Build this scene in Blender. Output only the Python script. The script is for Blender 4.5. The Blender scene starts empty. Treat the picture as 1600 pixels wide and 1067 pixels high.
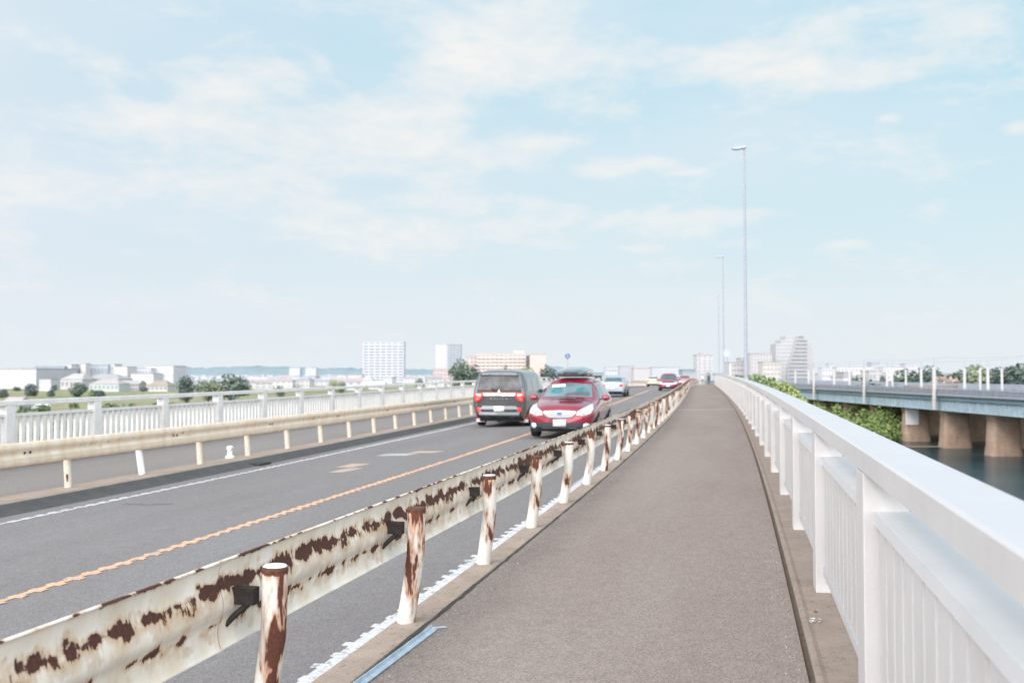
import bpy, bmesh, math, random
from mathutils import Vector, Matrix
from mathutils.bvhtree import BVHTree
from mathutils import noise as mnoise

random.seed(7)
R = random.random
def U(a, b): return a + (b - a) * random.random()
C = bpy.context.scene.collection
scene = bpy.context.scene

# ------------------------------------------------------------------ place geometry
YAW, PITCH, H, F = 0.229955, 0.0321919, 1.54714, 1565.4
CY, SY = math.cos(YAW), math.sin(YAW)
CP, SP = math.cos(PITCH), math.sin(PITCH)
CF = 0.0257191
G, V2, V3 = 0.00135361, 6.65147e-05, -5.06599e-07
C2, C3 = -0.000567882, 2.35436e-06
def plan(s):
    e = min(s, 125.0)
    x = C2*e*e + C3*e**3
    if s > e: x += (2*C2*e + 3*C3*e*e) * (s - e)
    return x
def slope(s):
    e = min(s, 125.0)
    return 2*C2*e + 3*C3*e*e
def prof(s):
    e = min(s, 150.0)
    z = G*e + V2*e*e + V3*e**3
    if s > e: z += (G + 2*V2*e + 3*V3*e*e) * (s - e)
    return z
def at(s, d, h=0.0):
    return Vector((plan(s) + d, s, prof(s) + CF*d + h))
def lw(X, D, z):                       # level coordinates: X to the right of the view, D ahead, z up
    return Vector((X*CY - D*SY, X*SY + D*CY, z))
def px(x, y, D):                       # where a sight line meets depth D
    cx, cy = (x - 800)/F, (533.5 - y)/F
    Yl = CP - SP*cy; Zl = SP + CP*cy
    k = D / Yl
    return lw(cx*k, D, H + Zl*k)
GZ = -8.3                               # the plain
WZ = -8.35                              # river level

# ------------------------------------------------------------------ mesh builder
class MB:
    def __init__(self): self.v = []; self.f = []; self.uv = {}; self.mi = []
    def vert(self, p): self.v.append(Vector(p)); return len(self.v) - 1
    def face(self, idx, m=0, uv=None):
        self.f.append(tuple(idx)); self.mi.append(m)
        if uv: self.uv[len(self.f) - 1] = uv
    def box(self, c, size, rz=0.0, M=None, m=0):
        hx, hy, hz = size[0]/2, size[1]/2, size[2]/2
        c = Vector(c); rot = Matrix.Rotation(rz, 3, 'Z')
        i = len(self.v)
        for x in (-hx, hx):
            for y in (-hy, hy):
                for z in (-hz, hz):
                    p = rot @ Vector((x, y, z)) + c
                    self.v.append(M @ p if M else p)
        for q in ((0,1,3,2),(4,6,7,5),(0,4,5,1),(2,3,7,6),(0,2,6,4),(1,5,7,3)):
            self.face([i + a for a in q], m)
        return self
    def tube(self, pts, rad, n=10, caps=True, m=0, uvh=False):
        pts = [Vector(p) for p in pts]
        if not hasattr(rad, '__len__'): rad = [rad]*len(pts)
        rings = []
        for k, p in enumerate(pts):
            t = (pts[min(k+1, len(pts)-1)] - pts[max(k-1, 0)]).normalized()
            a = t.cross(Vector((0, 1, 0)))
            if a.length < .1: a = t.cross(Vector((1, 0, 0)))
            a.normalize(); b = t.cross(a).normalized()
            rings.append([self.vert(p + (a*math.cos(2*math.pi*j/n) + b*math.sin(2*math.pi*j/n))*rad[k]) for j in range(n)])
        for k in range(len(pts) - 1):
            for j in range(n):
                j2 = (j+1) % n
                uv = None
                if uvh:
                    z0, z1 = pts[k].z, pts[k+1].z
                    uv = [(j/n, z0), ((j+1)/n, z0), ((j+1)/n, z1), (j/n, z1)]
                self.face((rings[k][j], rings[k][j2], rings[k+1][j2], rings[k+1][j]), m, uv)
        if caps:
            self.face(rings[0][::-1], m); self.face(rings[-1], m)
        return self
    def lathe(self, prof_, n=16, c=(0,0,0), axis='Z', m=0, M=None):
        rings = []
        for r, z in prof_:
            ring = []
            for j in range(n):
                a = 2*math.pi*j/n
                if axis == 'Z': p = Vector((r*math.cos(a), r*math.sin(a), z))
                elif axis == 'X': p = Vector((z, r*math.cos(a), r*math.sin(a)))
                else: p = Vector((r*math.cos(a), z, r*math.sin(a)))
                p = p + Vector(c)
                ring.append(self.vert(M @ p if M else p))
            rings.append(ring)
        for k in range(len(rings)-1):
            for j in range(n):
                j2 = (j+1) % n
                self.face((rings[k][j], rings[k][j2], rings[k+1][j2], rings[k+1][j]), m)
        self.face(rings[0][::-1], m); self.face(rings[-1], m)
        return self
    def prism(self, poly, d0, d1, fn, m=0):   # polygon (a,b) extruded between d0 and d1; fn(a,b,d) -> point
        n = len(poly)
        A = [self.vert(fn(a, b, d0)) for a, b in poly]; B = [self.vert(fn(a, b, d1)) for a, b in poly]
        self.face(A[::-1], m); self.face(B, m)
        for k in range(n):
            k2 = (k+1) % n
            self.face((A[k], A[k2], B[k2], B[k]), m)
        return self
    def sweep(self, profile, ss, closed=False, m=0, jit=None, caps=True):    # profile of (d, h) along the bridge
        rows = []
        for s in ss:
            rows.append([self.vert(at(s, d, h)) for d, h in profile])
        n = len(profile)
        L = [0.0]
        for k in range(1, n): L.append(L[-1] + math.hypot(profile[k][0]-profile[k-1][0], profile[k][1]-profile[k-1][1]))
        for i in range(len(ss) - 1):
            for k in range(n if closed else n - 1):
                k2 = (k+1) % n
                v0, v1 = profile[k][1], profile[k2][1]
                self.face((rows[i][k], rows[i][k2], rows[i+1][k2], rows[i+1][k]), m,
                          [(ss[i], v0), (ss[i], v1), (ss[i+1], v1), (ss[i+1], v0)])
        if closed and caps:
            self.face(rows[0], m); self.face(rows[-1][::-1], m)
        return self
    def mesh(self, name, mats, smooth=False, fix=True):
        me = bpy.data.meshes.new(name)
        me.from_pydata(self.v, [], self.f)
        for mm in (mats if isinstance(mats, (list, tuple)) else [mats]): me.materials.append(mm)
        if any(self.mi):
            for i, p in enumerate(me.polygons): p.material_index = self.mi[i]
        if self.uv:
            lay = me.uv_layers.new(name='UVMap')
            for i, p in enumerate(me.polygons):
                if i in self.uv:
                    for k, li in enumerate(p.loop_indices): lay.data[li].uv = self.uv[i][k]
        if fix:
            bm = bmesh.new(); bm.from_mesh(me)
            bmesh.ops.recalc_face_normals(bm, faces=bm.faces)
            bm.to_mesh(me); bm.free()
        if smooth:
            for p in me.polygons: p.use_smooth = True
            if smooth != 2:
                try: me.set_sharp_from_angle(angle=math.radians(38))
                except Exception: pass
        me.update()
        return me
    def build(self, name, mats, parent=None, smooth=False, fix=True):
        o = bpy.data.objects.new(name, self.mesh(name, mats, smooth, fix)); C.objects.link(o)
        if parent: o.parent = parent
        return o

def tag(o, label=None, cat=None, group=None, kind=None):
    if label: o['label'] = label
    if cat: o['category'] = cat
    if group: o['group'] = group
    if kind: o['kind'] = kind
    return o
def empty(name, loc, rz=0.0, label=None, cat=None, group=None):
    o = bpy.data.objects.new(name, None); C.objects.link(o)
    o.empty_display_size = .2
    o.location = loc; o.rotation_euler = (0, 0, rz)
    return tag(o, label, cat, group)
def copy_tree(o, parent=None):
    c = o.copy(); C.objects.link(c)
    if parent: c.parent = parent
    for ch in list(o.children): copy_tree(ch, c)
    return c
ORD = ['', 'second ', 'third ', 'fourth ', 'fifth ', 'sixth ', 'seventh ', 'eighth ', 'ninth ', 'tenth ', 'eleventh ', 'twelfth ',
       'thirteenth ', 'fourteenth ', 'fifteenth ', 'sixteenth ', 'seventeenth ', 'eighteenth ', 'nineteenth ', 'twentieth ']
def ordinal(i, n, first='leftmost', last='rightmost'):
    if i == 0: return first
    if i == n-1: return last
    return ORD[i].strip()

# ------------------------------------------------------------------ materials
def newmat(name):
    m = bpy.data.materials.new(name); m.use_nodes = True
    nt = m.node_tree
    return m, nt, nt.nodes['Principled BSDF']
def N(nt, typ, **kw):
    n = nt.nodes.new(typ)
    for k, v in kw.items(): setattr(n, k, v)
    return n
def ramp(nt, src, stops, interp='LINEAR'):
    r = N(nt, 'ShaderNodeValToRGB'); r.color_ramp.interpolation = interp
    e = r.color_ramp.elements
    while len(e) < len(stops): e.new(0.5)
    for i, (p, c) in enumerate(stops):
        e[i].position = p
        e[i].color = (c, c, c, 1) if not hasattr(c, '__len__') else (c[0], c[1], c[2], 1)
    nt.links.new(src, r.inputs[0])
    return r.outputs[0]
def mixc(nt, fac, a, b, mode='MIX'):
    m = N(nt, 'ShaderNodeMix', data_type='RGBA', blend_type=mode)
    for sock, v in ((m.inputs['Factor'], fac), (m.inputs[6], a), (m.inputs[7], b)):
        if isinstance(v, (int, float)): sock.default_value = v
        elif hasattr(v, '__len__'): sock.default_value = (v[0], v[1], v[2], 1)
        else: nt.links.new(v, sock)
    return m.outputs[2]
def math_(nt, op, a, b=None, clamp=False):
    m = N(nt, 'ShaderNodeMath', operation=op); m.use_clamp = clamp
    for i, v in enumerate((a, b)):
        if v is None: continue
        if isinstance(v, (int, float)): m.inputs[i].default_value = v
        else: nt.links.new(v, m.inputs[i])
    return m.outputs[0]
def noise_(nt, vec, scale, detail=3, rough=.55, dist=0.0):
    n = N(nt, 'ShaderNodeTexNoise'); n.inputs['Scale'].default_value = scale
    n.inputs['Detail'].default_value = detail; n.inputs['Roughness'].default_value = rough
    n.inputs['Distortion'].default_value = dist
    if vec is not None: nt.links.new(vec, n.inputs['Vector'])
    return n.outputs['Fac']
def mapping(nt, vec, sc, loc=(0, 0, 0)):
    m = N(nt, 'ShaderNodeMapping'); m.inputs['Scale'].default_value = sc; m.inputs['Location'].default_value = loc
    nt.links.new(vec, m.inputs['Vector'])
    return m.outputs[0]
def bump(nt, bs, h, strength, dist=.01):
    b = N(nt, 'ShaderNodeBump'); b.inputs['Strength'].default_value = strength; b.inputs['Distance'].default_value = dist
    nt.links.new(h, b.inputs['Height']); nt.links.new(b.outputs[0], bs.inputs['Normal'])
def mul(c, k): return tuple(min(1, x*k) for x in c)
def haze(c, D, L=2000.0):  # aerial haze baked into a base colour, stronger with distance
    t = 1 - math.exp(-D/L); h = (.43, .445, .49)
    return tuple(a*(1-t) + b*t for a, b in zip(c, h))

def surf(name, c, var=.12, scale=6.0, rough=.7, bumps=0.0, bscale=60, metallic=0.0, coat=0.0, spec=.4, coords='Object', stretch=(1,1,1), fine=0.0):
    m, nt, bs = newmat(name)
    tc = N(nt, 'ShaderNodeTexCoord').outputs[coords]
    v = mapping(nt, tc, stretch)
    n1 = noise_(nt, v, scale, 5, .6)
    col = ramp(nt, n1, [(.3, mul(c, 1-var)), (.7, mul(c, 1+var))])
    if fine:
        n2 = noise_(nt, tc, bscale*1.3, 2, .6)
        col = mixc(nt, 1.0, col, ramp(nt, n2, [(.3, 1-fine), (.7, 1.0)]), 'MULTIPLY')
    nt.links.new(col, bs.inputs['Base Color'])
    bs.inputs['Roughness'].default_value = rough; bs.inputs['Metallic'].default_value = metallic
    bs.inputs['Coat Weight'].default_value = coat; bs.inputs['Specular IOR Level'].default_value = spec
    bs.inputs['Coat Roughness'].default_value = .06
    if bumps: bump(nt, bs, noise_(nt, tc, bscale, 4, .6), bumps)
    return m

def asphalt(name, c, patch=.08, tint=(1, .96, .94)):
    m, nt, bs = newmat(name)
    tc = N(nt, 'ShaderNodeTexCoord').outputs['Object']
    vo = N(nt, 'ShaderNodeTexVoronoi'); vo.inputs['Scale'].default_value = 120; nt.links.new(tc, vo.inputs['Vector'])
    sp = ramp(nt, vo.outputs['Color'], [(.1, mul(c, .70)), (.5, c), (.95, mul(c, 1.32))])
    n2 = noise_(nt, tc, 90, 4, .8)
    sp = mixc(nt, .75, sp, ramp(nt, n2, [(.32, .72), (.5, 1.0), (.72, 1.22)]), 'MULTIPLY')
    n3 = noise_(nt, tc, 9, 5, .65)
    sp = mixc(nt, 1.0, sp, ramp(nt, n3, [(.3, 1-patch), (.7, 1.0)]), 'MULTIPLY')
    n4 = noise_(nt, mapping(nt, tc, (1, .18, 1)), .9, 5, .6)
    sp = mixc(nt, 1.0, sp, ramp(nt, n4, [(.32, mul(tint, 1-patch)), (.68, (1, 1, 1))]), 'MULTIPLY')
    nt.links.new(sp, bs.inputs['Base Color'])
    bs.inputs['Roughness'].default_value = .92; bs.inputs['Specular IOR Level'].default_value = .25
    bump(nt, bs, vo.outputs['Distance'], .45, .006)
    return m

def concrete(name, c, dark=.55):
    m, nt, bs = newmat(name)
    tc = N(nt, 'ShaderNodeTexCoord').outputs['Object']
    n1 = noise_(nt, tc, 3.2, 7, .68); n2 = noise_(nt, tc, 130, 3, .7); n3 = noise_(nt, tc, 22, 6, .7)
    col = ramp(nt, n1, [(.3, mul(c, .78)), (.7, mul(c, 1.1))])
    col = mixc(nt, 1.0, col, ramp(nt, n2, [(.3, .74), (.62, 1.08)]), 'MULTIPLY')
    col = mixc(nt, 1.0, col, ramp(nt, n3, [(.33, (dark, dark*.97, dark*.9)), (.45, (1, 1, 1))]), 'MULTIPLY')
    nt.links.new(col, bs.inputs['Base Color'])
    bs.inputs['Roughness'].default_value = .93; bs.inputs['Specular IOR Level'].default_value = .2
    bump(nt, bs, n2, .35, .006)
    return m

def paint_mark(name, c, wear=.45):
    m, nt, bs = newmat(name)
    tc = N(nt, 'ShaderNodeTexCoord').outputs['Object']
    n1 = noise_(nt, tc, 26, 6, .75); n2 = noise_(nt, tc, 2.4, 3, .6)
    f = ramp(nt, math_(nt, 'ADD', n1, math_(nt, 'MULTIPLY', math_(nt, 'SUBTRACT', n2, .5), .35)), [(wear-.06, 1.0), (wear+.04, 0.0)])
    col = mixc(nt, f, c, (.235, .232, .238))
    nt.links.new(col, bs.inputs['Base Color']); bs.inputs['Roughness'].default_value = .8
    return m

def rust_beam(name, c, amount=0.0, streak=True):
    """painted steel guardrail; u runs along the rail, v is the height above the kerb"""
    m, nt, bs = newmat(name)
    uv = N(nt, 'ShaderNodeUVMap').outputs[0]
    sep = N(nt, 'ShaderNodeSeparateXYZ'); nt.links.new(uv, sep.inputs[0])
    u, v = sep.outputs[0], math_(nt, 'ADD', sep.outputs[1], .046)
    tc = N(nt, 'ShaderNodeTexCoord').outputs['Object']
    comb = mapping(nt, uv, (9.5, 11.0, 1))
    big = noise_(nt, comb, 1.0, 2, .45)
    jag = noise_(nt, mapping(nt, uv, (48, 16, 1)), 1.0, 3, .6)
    slow = noise_(nt, mapping(nt, uv, (.8, .3, 1)), 1.0, 2, .5)
    def band(centre, half, w):
        d = math_(nt, 'ABSOLUTE', math_(nt, 'SUBTRACT', v, centre))
        return math_(nt, 'MULTIPLY', math_(nt, 'SUBTRACT', 1.0, math_(nt, 'DIVIDE', d, half)), w)
    far = math_(nt, 'MULTIPLY', math_(nt, 'MINIMUM', math_(nt, 'MAXIMUM', math_(nt, 'SUBTRACT', u, 4.5), 0.0), 10.0), .007)
    b1 = math_(nt, 'MAXIMUM', band(.702, .075, .62), -.6)
    b2 = math_(nt, 'MAXIMUM', band(.555, .042, .42), -.6)
    b3 = math_(nt, 'MAXIMUM', band(.822, .014, .40), -.6)
    b = math_(nt, 'MAXIMUM', math_(nt, 'MAXIMUM', b1, b2), b3)
    def total(extra, bb=None):
        t = math_(nt, 'ADD', bb if bb is not None else b, math_(nt, 'MULTIPLY', math_(nt, 'SUBTRACT', big, .5), 1.75))
        t = math_(nt, 'ADD', t, math_(nt, 'MULTIPLY', math_(nt, 'SUBTRACT', jag, .5), .75))
        t = math_(nt, 'ADD', t, math_(nt, 'MULTIPLY', math_(nt, 'SUBTRACT', slow, .5), .9))
        t = math_(nt, 'ADD', t, far)
        return math_(nt, 'ADD', t, extra + amount)
    mask = ramp(nt, total(.0), [(.392, 0.0), (.446, 1.0)])
    halo = ramp(nt, total(.0), [(.12, 0.0), (.405, .7)])
    n1 = noise_(nt, tc, 5, 5, .6)
    base = ramp(nt, n1, [(.3, mul(c, .9)), (.7, mul(c, 1.07))])
    st = noise_(nt, mapping(nt, uv, (6, 1.0, 1)), 1.0, 4, .6)
    base = mixc(nt, 1.0, base, ramp(nt, st, [(.30, (.88, .80, .68)), (.60, (1, 1, 1))]), 'MULTIPLY')
    # darker line along the crease
    g = ramp(nt, math_(nt, 'ABSOLUTE', math_(nt, 'SUBTRACT', v, .585)), [(0.0, .62), (.035, 0.0)])
    base = mixc(nt, g, base, mul(c, .55))
    drip = ramp(nt, total(.0, math_(nt, 'MAXIMUM', math_(nt, 'MAXIMUM', band(.655, .10, .62), -.6), math_(nt, 'MAXIMUM', band(.515, .06, .42), -.6))), [(.20, 0.0), (.42, .5)])
    base = mixc(nt, math_(nt, 'MULTIPLY', drip, ramp(nt, st, [(.35, .35), (.6, 1.0)])), base, (.46, .29, .15))
    base = mixc(nt, halo, base, (.50, .30, .15))
    n5 = noise_(nt, tc, 60, 5, .7)
    rust = ramp(nt, n5, [(.3, (.052, .021, .017)), (.6, (.095, .036, .025)), (.8, (.17, .062, .03))])
    col = mixc(nt, mask, base, rust)
    nt.links.new(col, bs.inputs['Base Color'])
    nt.links.new(ramp(nt, mask, [(0, .5), (1, .95)]), bs.inputs['Roughness'])
    bump(nt, bs, math_(nt, 'ADD', math_(nt, 'MULTIPLY', mask, -.6), math_(nt, 'MULTIPLY', n5, .3)), .5, .004)
    return m

def rust_post(name, c, amount=0.0):
    m, nt, bs = newmat(name)
    uv = N(nt, 'ShaderNodeUVMap').outputs[0]
    sep = N(nt, 'ShaderNodeSeparateXYZ'); nt.links.new(uv, sep.inputs[0])
    u, v = sep.outputs[0], sep.outputs[1]
    oi = N(nt, 'ShaderNodeObjectInfo').outputs['Random']
    off = N(nt, 'ShaderNodeCombineXYZ'); nt.links.new(math_(nt, 'MULTIPLY', oi, 37.0), off.inputs[2])
    tc = N(nt, 'ShaderNodeTexCoord').outputs['Object']
    va = N(nt, 'ShaderNodeVectorMath', operation='ADD'); nt.links.new(mapping(nt, tc, (13, 13, 3.0)), va.inputs[0]); nt.links.new(off.outputs[0], va.inputs[1])
    n = noise_(nt, va.outputs[0], 1.0, 3, .55, .35)
    va2 = N(nt, 'ShaderNodeVectorMath', operation='ADD'); nt.links.new(mapping(nt, tc, (90, 90, 16)), va2.inputs[0]); nt.links.new(off.outputs[0], va2.inputs[1])
    n2 = noise_(nt, va2.outputs[0], 1.0, 3, .6)
    topb = ramp(nt, v, [(.02, -.0), (.10, 0.0), (.20, .10), (.55, .08), (.70, .13), (.722, .36), (.76, .36)])
    side = ramp(nt, N_x(nt, tc), [(.40, 0.0), (.60, .17)])
    t = math_(nt, 'ADD', math_(nt, 'ADD', n, math_(nt, 'MULTIPLY', math_(nt, 'SUBTRACT', n2, .5), .16)), topb)
    t = math_(nt, 'ADD', math_(nt, 'ADD', t, side), math_(nt, 'MULTIPLY', math_(nt, 'SUBTRACT', oi, .5), .07))
    t = math_(nt, 'ADD', t, amount)
    mask = ramp(nt, t, [(.80, 0.0), (.832, 1.0)])
    halo = ramp(nt, t, [(.72, 0.0), (.80, .75)])
    base = ramp(nt, noise_(nt, tc, 30, 4, .6), [(.3, mul(c, .9)), (.7, mul(c, 1.05))])
    base = mixc(nt, halo, base, (.42, .165, .06))
    n5 = noise_(nt, tc, 70, 5, .7)
    rust = ramp(nt, n5, [(.3, (.065, .023, .017)), (.7, (.14, .048, .027))])
    nt.links.new(mixc(nt, mask, base, rust), bs.inputs['Base Color'])
    nt.links.new(ramp(nt, mask, [(0, .4), (1, .95)]), bs.inputs['Roughness'])
    return m
def N_x(nt, tc):
    s = N(nt, 'ShaderNodeSeparateXYZ'); nt.links.new(tc, s.inputs[0])
    return math_(nt, 'ADD', math_(nt, 'MULTIPLY', s.outputs[0], 5.0), .5)

def glass_(name, c, rough=.05):
    return surf(name, c, .25, 1.5, rough, spec=.9, coat=.6)

def stained(name, c, var, scale, rough, **kw):
    m = surf(name, c, var, scale, rough, **kw); nt = m.node_tree; bs = nt.nodes['Principled BSDF']
    src = bs.inputs['Base Color'].links[0].from_socket
    tc = N(nt, 'ShaderNodeTexCoord').outputs['Object']
    st = noise_(nt, mapping(nt, tc, (3, 3, .8)), 1, 5, .6); sp = noise_(nt, tc, 34, 3, .7)
    col = mixc(nt, 1.0, src, ramp(nt, st, [(.32, (.955, .94, .92)), (.60, (1, 1, 1))]), 'MULTIPLY')
    col = mixc(nt, 1.0, col, ramp(nt, sp, [(.25, (.70, .64, .56)), (.29, (1, 1, 1))]), 'MULTIPLY')
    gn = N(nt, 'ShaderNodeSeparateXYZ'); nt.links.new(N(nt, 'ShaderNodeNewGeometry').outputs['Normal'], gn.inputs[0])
    topdim = math_(nt, 'MULTIPLY', ramp(nt, gn.outputs[2], [(.6, 0.0), (.9, 1.0)]), math_(nt, 'ADD', .55, math_(nt, 'MULTIPLY', st, .8)))
    col = mixc(nt, topdim, col, (c[0]*.765, c[1]*.785, c[2]*.815))       # upward faces darkened in the colour to hold back glare
    nt.links.new(col, bs.inputs['Base Color'])
    return m
M = {}
M['walk'] = asphalt('walkway_asphalt', (.288, .243, .220), .14)
M['road'] = asphalt('road_asphalt', (.218, .209, .211), .13, (1, .97, .95))
M['walkL'] = asphalt('left_pavement_asphalt', (.236, .219, .212), .08)
M['conc'] = concrete('kerb_concrete', (.355, .285, .237))
M['concR'] = concrete('edge_concrete', (.32, .262, .225), .72)
M['darkkerb'] = concrete('dark_kerb_face', (.098, .098, .098), .7)  # darker concrete for the sloping face of the far kerb
M['dirt'] = concrete('gutter_dirt', (.13, .10, .075))
M['crack'] = surf('crack_dark', (.05, .045, .04), .3, 30, .95)
M['white_mark'] = paint_mark('white_road_paint', (.54, .545, .56), .435)
M['orange_mark'] = paint_mark('orange_road_paint', (.64, .38, .235), .455)
M['faint_orange'] = paint_mark('worn_orange_paint', (.45, .33, .25), .455)
M['faint_white'] = paint_mark('worn_white_paint', (.42, .41, .40), .47)
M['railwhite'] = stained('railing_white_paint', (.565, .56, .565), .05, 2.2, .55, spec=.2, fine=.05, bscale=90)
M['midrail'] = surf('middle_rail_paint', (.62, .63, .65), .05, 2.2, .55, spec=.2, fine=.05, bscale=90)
M['railL'] = surf('railing_weathered_paint', (.72, .71, .695), .10, 3.0, .5, fine=.12, bscale=20)
M['beam'] = rust_beam('rusted_beam_paint', (.80, .755, .69))
M['post'] = rust_post('rusted_post_paint', (.66, .635, .585))
M['beamL'] = rust_beam('cream_beam_paint', (.80, .68, .55), -.62)
M['postL'] = surf('cream_post_paint', (.66, .58, .48), .10, 8, .5, fine=.15, bscale=12)
M['postwhite'] = surf('fresh_white_post_paint', (.74, .75, .80), .05, 5, .4)
M['black'] = surf('blackened_steel', (.028, .022, .02), .4, 30, .7, bumps=.3)
M['rusty'] = surf('rusty_bolt_steel', (.10, .045, .03), .4, 60, .9, bumps=.4, bscale=120)
M['galv'] = surf('galvanised_steel', (.55, .66, .74), .18, 9, .42, metallic=.35, fine=.2, bscale=40)
M['deck'] = concrete('bridge_deck_concrete', (.33, .33, .33))

# ------------------------------------------------------------------ the setting: bridge surfaces
def srange(a, b, near=.5, far=2.5, sw=30):
    out = [a]
    while out[-1] < b:
        out.append(min(b, out[-1] + (near if out[-1] < sw else far)))
    return out
S0, S1 = -6.0, 330.0
SS = srange(S0, S1)
def strip(name, profile, mat, ss=SS, kind='structure', closed=False, smooth=False):
    o = MB().sweep(profile, ss, closed).build(name, mat, None, smooth)
    if kind: o['kind'] = kind
    return o
strip('walkway', [(-1.955, 0), (.306, 0)], M['walk'])
strip('road', [(-9.47, -.12), (-2.2, -.12)], M['road'])
strip('right_kerb', [(-2.205, -.14), (-2.205, -.02), (-2.19, .004), (-1.985, .004), (-1.975, -.02)], M['conc'])
strip('left_kerb', [(-9.46, -.125), (-9.86, -.012), (-9.91, .004), (-10.44, .004), (-10.46, -.03)], [M['conc']])
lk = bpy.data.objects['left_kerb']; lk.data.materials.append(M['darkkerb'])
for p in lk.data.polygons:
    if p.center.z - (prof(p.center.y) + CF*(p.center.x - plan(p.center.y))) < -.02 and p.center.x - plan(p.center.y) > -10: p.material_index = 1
strip('left_pavement', [(-13.45, .055), (-10.45, 0)], M['walkL'])
strip('left_edge_kerb', [(-13.455, .02), (-13.46, .125), (-14.45, .133), (-14.45, -.75)], M['conc'])
# the edge beam under the right-hand railing, with a dirty joint along its foot
strip('right_edge_kerb', [(.338, -.05), (.341, .006), (.352, .017), (.372, .019), (.40, .004), (1.02, .0), (1.02, -.75)], M['concR'])
strip('gutter', [(.30, -.006), (.322, -.016), (.341, -.012)], M['dirt'])
strip('bridge_deck', [(-14.44, -.25), (.98, -.25), (.98, -.76), (-.6, -.8), (-1.4, -2.0), (-4.5, -2.1), (-4.8, -.95), (-9.0, -.95), (-9.3, -2.1), (-12.4, -2.0), (-13.0, -.8), (-14.44, -.76)], M['deck'],
      srange(S0, S1, 5, 10), closed=True)
# hairline gap between kerb and walkway
mb = MB(); s = 1.5; prev = None
while s < 70:
    w = .005 + .018*max(0, mnoise.noise(Vector((s*2.1, 3.3, 0)))) + .004*R()
    c = -1.962 + .012*mnoise.noise(Vector((s*5, 0, 0))) + .006*mnoise.noise(Vector((s*23, 7, 0)))
    cur = (mb.vert(at(s, c-w, .0065)), mb.vert(at(s, c+w, .0065)))
    if prev and mnoise.noise(Vector((s*1.3, 9, 2))) > -.35: mb.face((prev[0], prev[1], cur[1], cur[0]))
    prev = cur; s += .035 if s < 14 else .12
o = mb.build('kerb_joint', M['crack']); o['kind'] = 'structure'
# transverse expansion joint of the walkway and the road
mb = MB().sweep([(-1.95, .004), (.30, .004)], [40.6, 41.0]); o = mb.build('expansion_joint', surf('joint_metal', (.30, .305, .33), .1, 5, .5)); o['kind'] = 'structure'

# ------------------------------------------------------------------ road markings with raised ribs
def marking(name, d0, d1, r0, r1, s0, s1, mat, step=.24, rib=.075, base=True, h=-.116):
    mb = MB()
    if base: mb.sweep([(d0, h), (d1, h)], srange(s0, s1, .6, 2.5))
    s = s0
    while s < min(s1, 90):
        jr = [U(-.012, .030)*(1 if r0 < d0 else -1), 0, U(-.012, .012), U(-.012, .012)]; jr[1] = jr[0] + U(-.008, .008)
        a = [at(s + q, d, h + .004) for q, d in ((-rib/2, r0 + jr[0]), (rib/2, r0 + jr[1]), (rib/2, r1 + jr[2]), (-rib/2, r1 + jr[3]))]
        b = [p - Vector((0, 0, .006)) for p in a]
        ia = [mb.vert(p) for p in a]; ib = [mb.vert(p) for p in b]
        mb.face(ia)
        for k in range(4): mb.face((ia[k], ib[k], ib[(k+1) % 4], ia[(k+1) % 4]))
        s += step
    o = mb.build(name, mat); o['kind'] = 'structure'
    return o
marking('white_edge_line', -2.44, -2.34, -2.485, -2.345, .5, 230, M['white_mark'])
marking('orange_centre_line', -5.785, -5.71, -5.81, -5.65, 2, 230, M['orange_mark'], rib=.085)
marking('far_white_edge_line', -9.055, -9.0, -9.09, -8.965, 4, 230, M['white_mark'], step=.27, rib=.13)
def dash(pts, mat, name):
    mb = MB(); mb.face([mb.vert(at(s, d, -.1155)) for s, d in pts]); o = mb.build(name, mat); o['kind'] = 'structure'
dash([(17.2, -7.35), (18.1, -7.30), (18.1, -6.95), (17.2, -7.05)], M['faint_orange'], 'road_patch')
dash([(18.2, -7.62), (19.0, -7.58), (19.0, -7.15), (18.2, -7.25)], M['faint_orange'], 'road_patch')
dash([(20.9, -7.75), (21.5, -7.70), (21.5, -6.95), (20.9, -7.05)], M['faint_white'], 'road_patch')
dash([(21.6, -7.25), (22.2, -7.20), (22.2, -6.50), (21.6, -6.60)], M['faint_orange'], 'road_patch')
# tar smudge on the road
mb = MB(); n = 18
mb.face([mb.vert(at(12.76 + .10*math.sin(2*math.pi*k/n)*U(.6, 1.2), -8.24 + .40*math.cos(2*math.pi*k/n)*U(.6, 1.15), -.1165)) for k in range(n)])
o = mb.build('tar_stain', surf('tar', (.15, .15, .16), .2, 9, .9)); o['kind'] = 'structure'
# drain slot in the far kerb
mb = MB(); mb.box((0, 0, 0), (.26, .5, .05), M=Matrix.Translation(at(18.85, -9.53, -.095))); mb.build('drain_slot', M['crack'])['kind'] = 'structure'

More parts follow.
